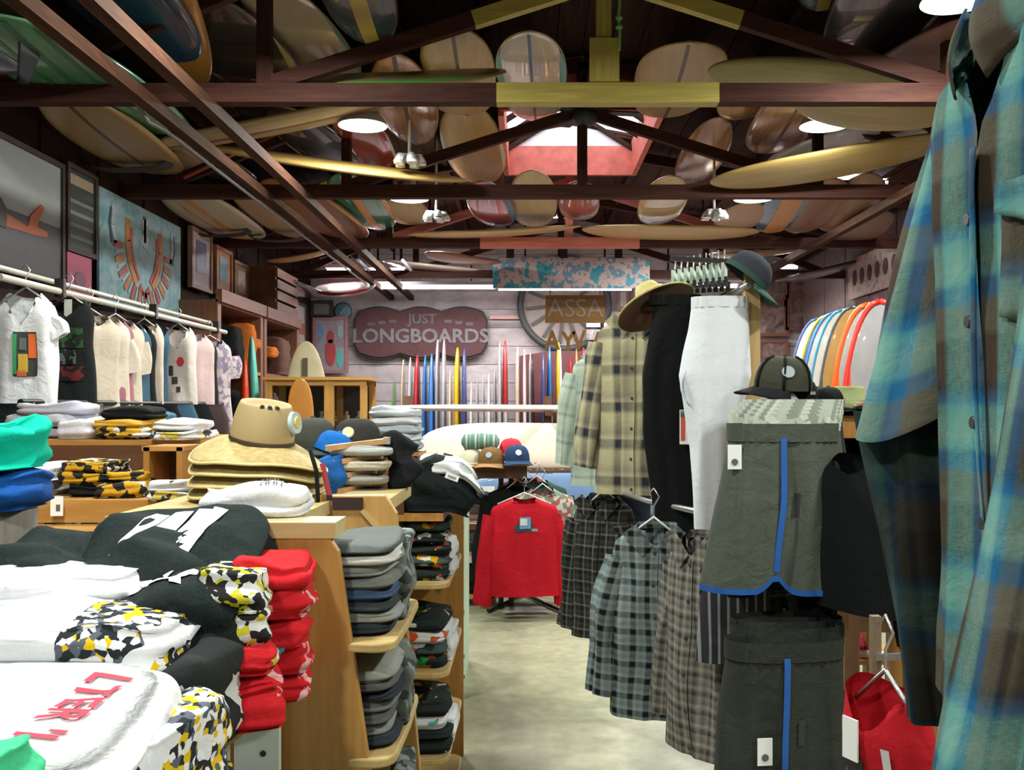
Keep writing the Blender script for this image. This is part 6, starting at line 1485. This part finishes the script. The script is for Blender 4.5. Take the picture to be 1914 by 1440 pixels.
    t = thing('knit_cap', 'grey knit cap with an orange patch under the mesh cap', 'cap', (at(1466, 0, 3.58).x, 3.58, 1.56)); MB().lathe([(.05, 0), (.056, .03), (.05, .07), (.03, .095), (0, .1)], 20).build('knit', cloth((.30, .34, .30)), t); MB().lathe([(.054, 0), (.058, .012), (.055, .026)], 20).build('cuff', cloth((.42, .44, .4)), t); MB().tube([(-.004, -.05, .045), (-.004, -.056, .045)], [.02, .018], 12).build('patch', plain((.5, .25, .1), .5), t); MB().tube([(.0, -.045, .075), (.0, -.05, .077)], [.012, .012], 10).build('badge', plain((.03, .03, .03), .5), t)
    # pine counter behind with hats
    t = thing('pine_counter', 'tall pale pine counter behind the mesh cap', 'counter', (at(1620, 0, 4.4).x, 4.5, 0)); MB().box((0, 0, 1.36), (.60, .5, .40)).build('body', PINEZ, t, bevel=.004)
    for sx in (.24,):
        for sy in (-.2, .2): MB().box((sx, sy, .58), (.06, .06, 1.16)).build('leg', PINEZ, t)
    for sy in (-.2, .2): MB().box((-.1, sy, .58), (.05, .05, 1.16)).build('leg', BROWNZ, t); MB().box((0, 0, 1.575), (.66, .56, .03)).build('top', plain((.55, .55, .48), .5), t, bevel=.004); MB().box((0, -.255, 1.36), (.5, .012, .2)).build('drawer', PINEX, t); MB().tube([(0, -.262, 1.36), (0, -.28, 1.36)], .015, 8).build('knob', DKMETAL, t)
    t = thing('olive_hat', 'olive green flat topped hat on the pine counter', 'hat', (at(1592, 0, 4.3).x, 4.34, 1.59)); MB().lathe([(.085, .0), (.09, .015), (.074, .025), (.07, .09), (.06, .1), (0, .1)], 24).build('crown', cloth((.24, .27, .12)), t); MB().lathe([(.073, .028), (.075, .04), (.073, .045)], 24).build('band', cloth((.36, .4, .22)), t); 
    cap('black cap on the pine counter left of the olive hat', (at(1548, 0, 4.35).x, 4.35, 1.59), R(30), BLACK, None, None, .85, 'dark caps on the pine counter'); cap('charcoal cap with a tan patch on the pine counter', (at(1528, 0, 4.5).x, 4.5, 1.59), R(0), BLK2, None, plain((.45, .32, .12), .5), .85, 'dark caps on the pine counter')
    t = thing('pink_card', 'pink and white folded card in front of the olive hat', 'card', (at(1610, 0, 4.26).x, 4.24, 1.592)); MB().bar((-.035, 0, .01), (.035, .0, .032), .03, .004).build('card', plain((.62, .60, .62), .5), t); MB().bar((-.035, -.016, .011), (.0, -.016, .022), .003, .008).build('print', plain((.5, .1, .15), .5), t)
    # surfboards leaning at right
    W2 = plain((.48, .44, .43), .35, 0, .04, 'pale_resin', .3)
    BD = [(1528, 9.0, (.48, .46, .46), (.05, .10, .24), 'white surfboard with a navy rim, farthest left in the right rack'), (1546, 8.7, (.05, .10, .24), (.45, .42, .05), 'navy surfboard with a yellow stripe in the right rack'),
          (1558, 8.45, (.44, .40, .40), (.04, .16, .38), 'pale pinkish surfboard with a blue rail in the right rack'), (1574, 8.2, (.55, .50, .45), (.03, .22, .36), 'cream surfboard with a turquoise rail in the right rack'),
          (1594, 7.95, (.34, .18, .04), (.05, .07, .08), 'orange brown surfboard with a dark rim in the right rack'), (1622, 7.75, (.30, .30, .29), (.70, .10, .01), 'grey surfboard with a bright orange rim in the right rack'),
          (1645, 7.5, (.25, .235, .24), (.66, .03, .02), 'grey surfboard with a wide red rim, nearest in the right rack')]
    for k, (px, d, c1, c2, lab) in enumerate(BD):
        ztop = 2.34 - .0 * k; X = at(px, 0, d).x
        red = k >= 5
        m = stripes([(0, c2), (.13 if red else .10, c1), (.87 if red else .90, c2)], 'UV', 'X', 1, .3, .3, 'rimmed_resin')
        t = surfboard(lab, (X + .02, d - .1, .05), (X, d, 2.42), .62, m, [], up=(-.42, -1, 0), nose=2.1, T=.06, rock=.0, group='surfboards in the right rack')
        def rimf(u, v, L=2.37, W=.62):
            s = .2 + .79 * u; s2 = s; h = W / 2 * max(0, 1 - s ** 2.1) ** .5 * .96; return 0
        # coloured rim strip following the outline
        Wd = .62; Ln = 2.372
        def hwf(s): return Wd / 2 * max(0.0, 1 - abs(s) ** 2.1) ** .5 * (1 - .04 * s)
        for sg in (-1, 1):
            pts = [(s * Ln / 2, sg * hwf(s)) for s in [.0, .2, .4, .55, .68, .78, .86, .92, .96, .985, 1.0]]
            mb = MB(); mb.tube([(x, y * .985, .0) for x, y in pts], .024 if red else .015, 8)
            mb.build('rim', plain(c2, .3), t)
    t = thing('board_rack', 'low wooden rack holding the leaning surfboards at right', 'rack', (2.9, 8.2, 0)); MB().box((0, 0, .25), (.08, 2.2, .08)).build('rail', BROWNY, t); MB().box((.45, 0, .6), (.08, 2.2, .08)).build('rail', BROWNY, t)
    for y in (-1.05, 1.05): MB().box((.2, y, .3), (.6, .06, .6)).build('end_panel', BROWNZ, t)
    # low wooden bench rack with shoes
    t = thing('wooden_bench', 'low brown wooden bench rack at the lower right', 'bench', (at(1560, 0, 4.6).x, 4.6, 0))
    MB().box((0, 0, .60), (.62, .05, .15)).build('front_board', BROWNX, t, bevel=.004); MB().box((0, .22, .685), (.66, .5, .025)).build('seat', PINEX, t); MB().box((.05, .02, .26), (.07, .06, .52)).build('leg', PINEZ, t); MB().box((.10, .02, .20), (.4, .06, .085)).build('lower_rail', PINEX, t); MB().box((.32, .05, .62), (.12, .06, .10)).build('end_block', PINEX, t)
    for sx in (-.28, .32): MB().box((sx, .42, .34), (.06, .06, .68)).build('leg', PINEZ, t)
    for sx in (-.22, .14): MB().box((sx, .24, .018), (.06, .4, .036)).build('foot', PINEY, t)
    for k, (px, c, lab) in enumerate(((1600, (.36, .02, .04), 'red sneaker with a white toe under the bench'), (1622, (.16, .015, .03), 'maroon sneaker beside the red one under the bench'), (1475, (.4, .36, .25), 'cream sneaker behind the low shorts under the bench'), (1520, (.06, .06, .08), 'black sneaker behind the low shorts under the bench'))):
        t = thing('sneaker', lab, 'shoe', (at(px, 0, 5.1).x, 5.1, .30), 0, 'sneakers under the bench')
        def up(u, v):
            a = 2 * pi * u; l = -.13 + .26 * v; w = .042 * (1 - .35 * v ** 3) * max(.05, 1 - (2 * v - 1) ** 8) ** .5; h = .085 - .05 * max(0, (.55 - v)) / .55 * 1.0
            return (w * cos(a), l, .025 + h * max(0, sin(a)) ** .8, u, v)
        MB().grid(up, 16, 14).build('upper', cloth(c), t)
        MB().prism([(-.045, 0), (.045, 0), (.045, .03), (-.045, .03)], -.135, .135).build('sole', plain((.6, .58, .55), .6), t, bevel=.006)
        MB().lathe([(0, .05), (.03, .04), (.042, .02)], 12, (0, -.10, .0)).build('toe_cap', plain((.62, .58, .6), .6), t)
        for q in range(3): MB().bar((-.025, -.05 + q * .03, .075 + q * .012), (.025, -.05 + q * .03, .075 + q * .012), .006, .004).build('lace', TAGW, t)
    t = thing('shoe_shelf', 'low plank shelf holding sneakers behind the bench', 'shelf', (at(1560, 0, 5.1).x, 5.1, 0)); MB().box((0, 0, .287), (.75, .34, .024)).build('board', PINEX, t)
    for s in (-1, 1): MB().box((s * .34, 0, .14), (.03, .32, .27)).build('leg', BROWNZ, t)
    # red garment bottom right
    x = at(1655, 0, 2.1).x
    t, rows, pt = shirt('tank_shirt', 'red top with a white stripe hanging at the bottom right', 'top', (x, 2.1, 1.0), R(-66), .11, .55, .13, .04, cloth((.45, .012, .02)), None, (.08, .10, 2), .016, 141, None, 44, 30)
    decal(t, rows, pt, .05, .07, -.50, -.12, plain((.6, .6, .62), .7), 'white_stripe'); decal(t, rows, pt, -.06, -.0, -.5, -.16, plain((.03, .02, .02), .7), 'black_stripe')
    MB().box((-.02, -.08, -.12), (.045, .004, .09)).build('price_tag', TAGW, t)
    hanger('steel hanger of the red top at bottom right', (x, 2.1, 1.01), R(-66), .09, None)
    t = thing('wooden_stick', 'grey brown wooden peg behind the red top', 'peg', (at(1636, 0, 2.3).x, 2.3, 0)); MB().bar((0, 0, 0), (.0, 0, 1.10), .022, .022).build('stick', wood((.14, .10, .06), (.24, .18, .12), 'z', 1, .6), t); MB().bar((0, 0, 1.0), (.12, -.2, 1.06), .015, .015).build('arm', STEEL, t)
build_right()

# ------------------------------------------------------------------ foreground plaid shirts
def build_plaid():
    BR, TA, AQ, BU, NV, LT = (.050, .034, .023), (.105, .100, .074), (.09, .27, .26), (.012, .105, .23), (.010, .020, .035), (.17, .33, .28)
    WA = [(0, TA), (.12, BR), (.27, BR), (.33, AQ), (.46, LT), (.54, AQ), (.58, BU), (.66, BU), (.70, TA), (.84, TA), (.90, NV), (.96, BR), (1, TA)]
    WE = [(0, BR), (.16, BR), (.20, TA), (.36, TA), (.40, BU), (.48, BU), (.52, AQ), (.60, LT), (.76, AQ), (.80, BU), (.88, NV), (.94, BR), (1, BR)]
    P = plaid(WA, WE, 6.4, 4.6)
    shaded = lambda st: [(q, tuple(v * .16 for v in c)) for q, c in st]
    P_SHADED = plaid(shaded(WA), shaded(WE), 6.4, 4.6)  # same plaid darkened: shade on the rear shirt put into the cloth colour
    x, d = .625, 1.19
    def make(label, loc, L, W, sleeves, seed, P):
        t = thing('plaid_shirt', label, 'shirt', loc, R(-90), 'blue plaid flannel shirts in the right foreground')
        nw = .082
        rows = [(0, nw, .055), (-.02, nw + .02, .06), (-.055, W * .9, .06), (-.10, W, .06), (-.3, W * .97, .055), (-.6, W * .95, .06), (-L, W * .96, .07)]
        hemf = lambda xx, s: .06 * min(1, (abs(xx) / W) ** 3)
        fn, pt = body_fn(rows, .028, seed, 12, .9, hem=hemf, neck=(nw, .17, 1.3))
        MB().grid(fn, 150, 110).build('body', P, t)
        for (p0, p1, r0, r1, cut, fl, sd, nm) in sleeves:
            MB().grid(sleeve_fn(p0, p1, r0, r1, sd, .014, .0, fl, cut), 40, 60).build(nm, P, t)
        def band(u, v):
            a = pi * 1.5 + 2 * pi * (u * .86 + .07); f = max(0, -sin(a))
            return ((nw + .004) * cos(a), .062 * sin(a), .03 * (1 - v) - .012 - .05 * f ** 2, u * .45, v * .05)
        MB().grid(band, 40, 3).build('collar_band', P, t)
        for s in (-1, 1):
            def flap(u, v, s=s):
                a0 = (s * (.012 + (nw + .012 - .012) * u), -.07 + .068 * u ** 1.5, .012 + .02 * u)
                w = .105 * (1 - .45 * u)
                return (a0[0] + s * (.030 + .012 * u) * v, a0[1] - .014 * sin(pi * v) - .006, a0[2] - w * v, a0[0] * 1.2 + .3, -w * v + .1)
            MB().grid(flap, 12, 10).build('collar_flap', P, t, solid=.003)
        z0 = -.17
        def pf(u, v):
            z = z0 + (-L + .01 - z0) * v; X, Y = front_pt(pt, rows, (u - .5) * .036, z); return (X, Y - .008 - .003 * sin(pi * u), z, (u - .5) * .036 + .55, z)
        MB().grid(pf, 4, 60).build('placket', P, t, solid=.002)
        for k in range(6):
            z = -.255 - .125 * k; X, Y = front_pt(pt, rows, .0, z); b = MB(); b.tube([(X, Y - .012, z), (X, Y - .016, z)], [.0085, .0075], 14); b.build('button', plain((.035, .03, .03), .3), t)
        def pk(u, v):
            xx = .065 + .11 * u; zz = -.25 - .13 * v - (.018 * (1 - abs(2 * u - 1)) if v > .9 else 0); X, Y = front_pt(pt, rows, xx, zz); return (X, Y - .006, zz, xx + .2, zz + .07)
        MB().grid(pk, 8, 10).build('chest_pocket', P, t, solid=.002)
        def pfl(u, v):
            xx = .062 + .116 * u; zz = -.225 - (.035 + .022 * (1 - abs(2 * u - 1))) * v; X, Y = front_pt(pt, rows, xx, zz); return (X, Y - .013, zz, xx + .45, zz + .2)
        MB().grid(pfl, 10, 5).build('pocket_flap', P, t, solid=.003)
        return t
    make('blue and brown plaid flannel shirt filling the right foreground', (x, d, 2.085), .92, .235,
         [((-.185, .0, -.075), (-.245, -.040, -.47), .050, .105, .075, .72, 3.0, 'sleeve'), ((.205, .0, -.10), (.19, -.155, -.90), .085, .06, .02, .62, 9.0, 'sleeve')], 151, P)
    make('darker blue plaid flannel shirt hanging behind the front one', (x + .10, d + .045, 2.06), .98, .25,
         [((-.20, .0, -.09), (-.225, -.14, -.50), .05, .088, 0, .75, 13.0, 'sleeve'), ((-.225, -.14, -.46), (-.215, -.10, -.93), .085, .060, .0, .80, 14.0, 'sleeve'), ((.22, .0, -.1), (.23, -.02, -.9), .085, .06, 0, .6, 15.0, 'sleeve')], 161, P_SHADED)
    t = thing('face_out_arm', 'dark metal hanging arm for the plaid flannel shirts', 'rail', (x + .05, d, 2.10)); MB().tube([(-.12, 0, .045), (.5, 0, .06)], .011, 8).build('arm', DKMETAL, t); MB().box((.5, 0, -.2), (.03, .06, 2.6)).build('post', DKMETAL, t); t.children[-1].location.z = -.6
    h = hanger('dark hanger inside the front plaid flannel shirt', (x, d, 2.075), R(-90), .19, 'hangers of the plaid shirts', DKMETAL); hanger('dark hanger inside the second plaid flannel shirt', (x + .10, d + .045, 2.05), R(-90), .19, 'hangers of the plaid shirts', DKMETAL)
build_plaid()
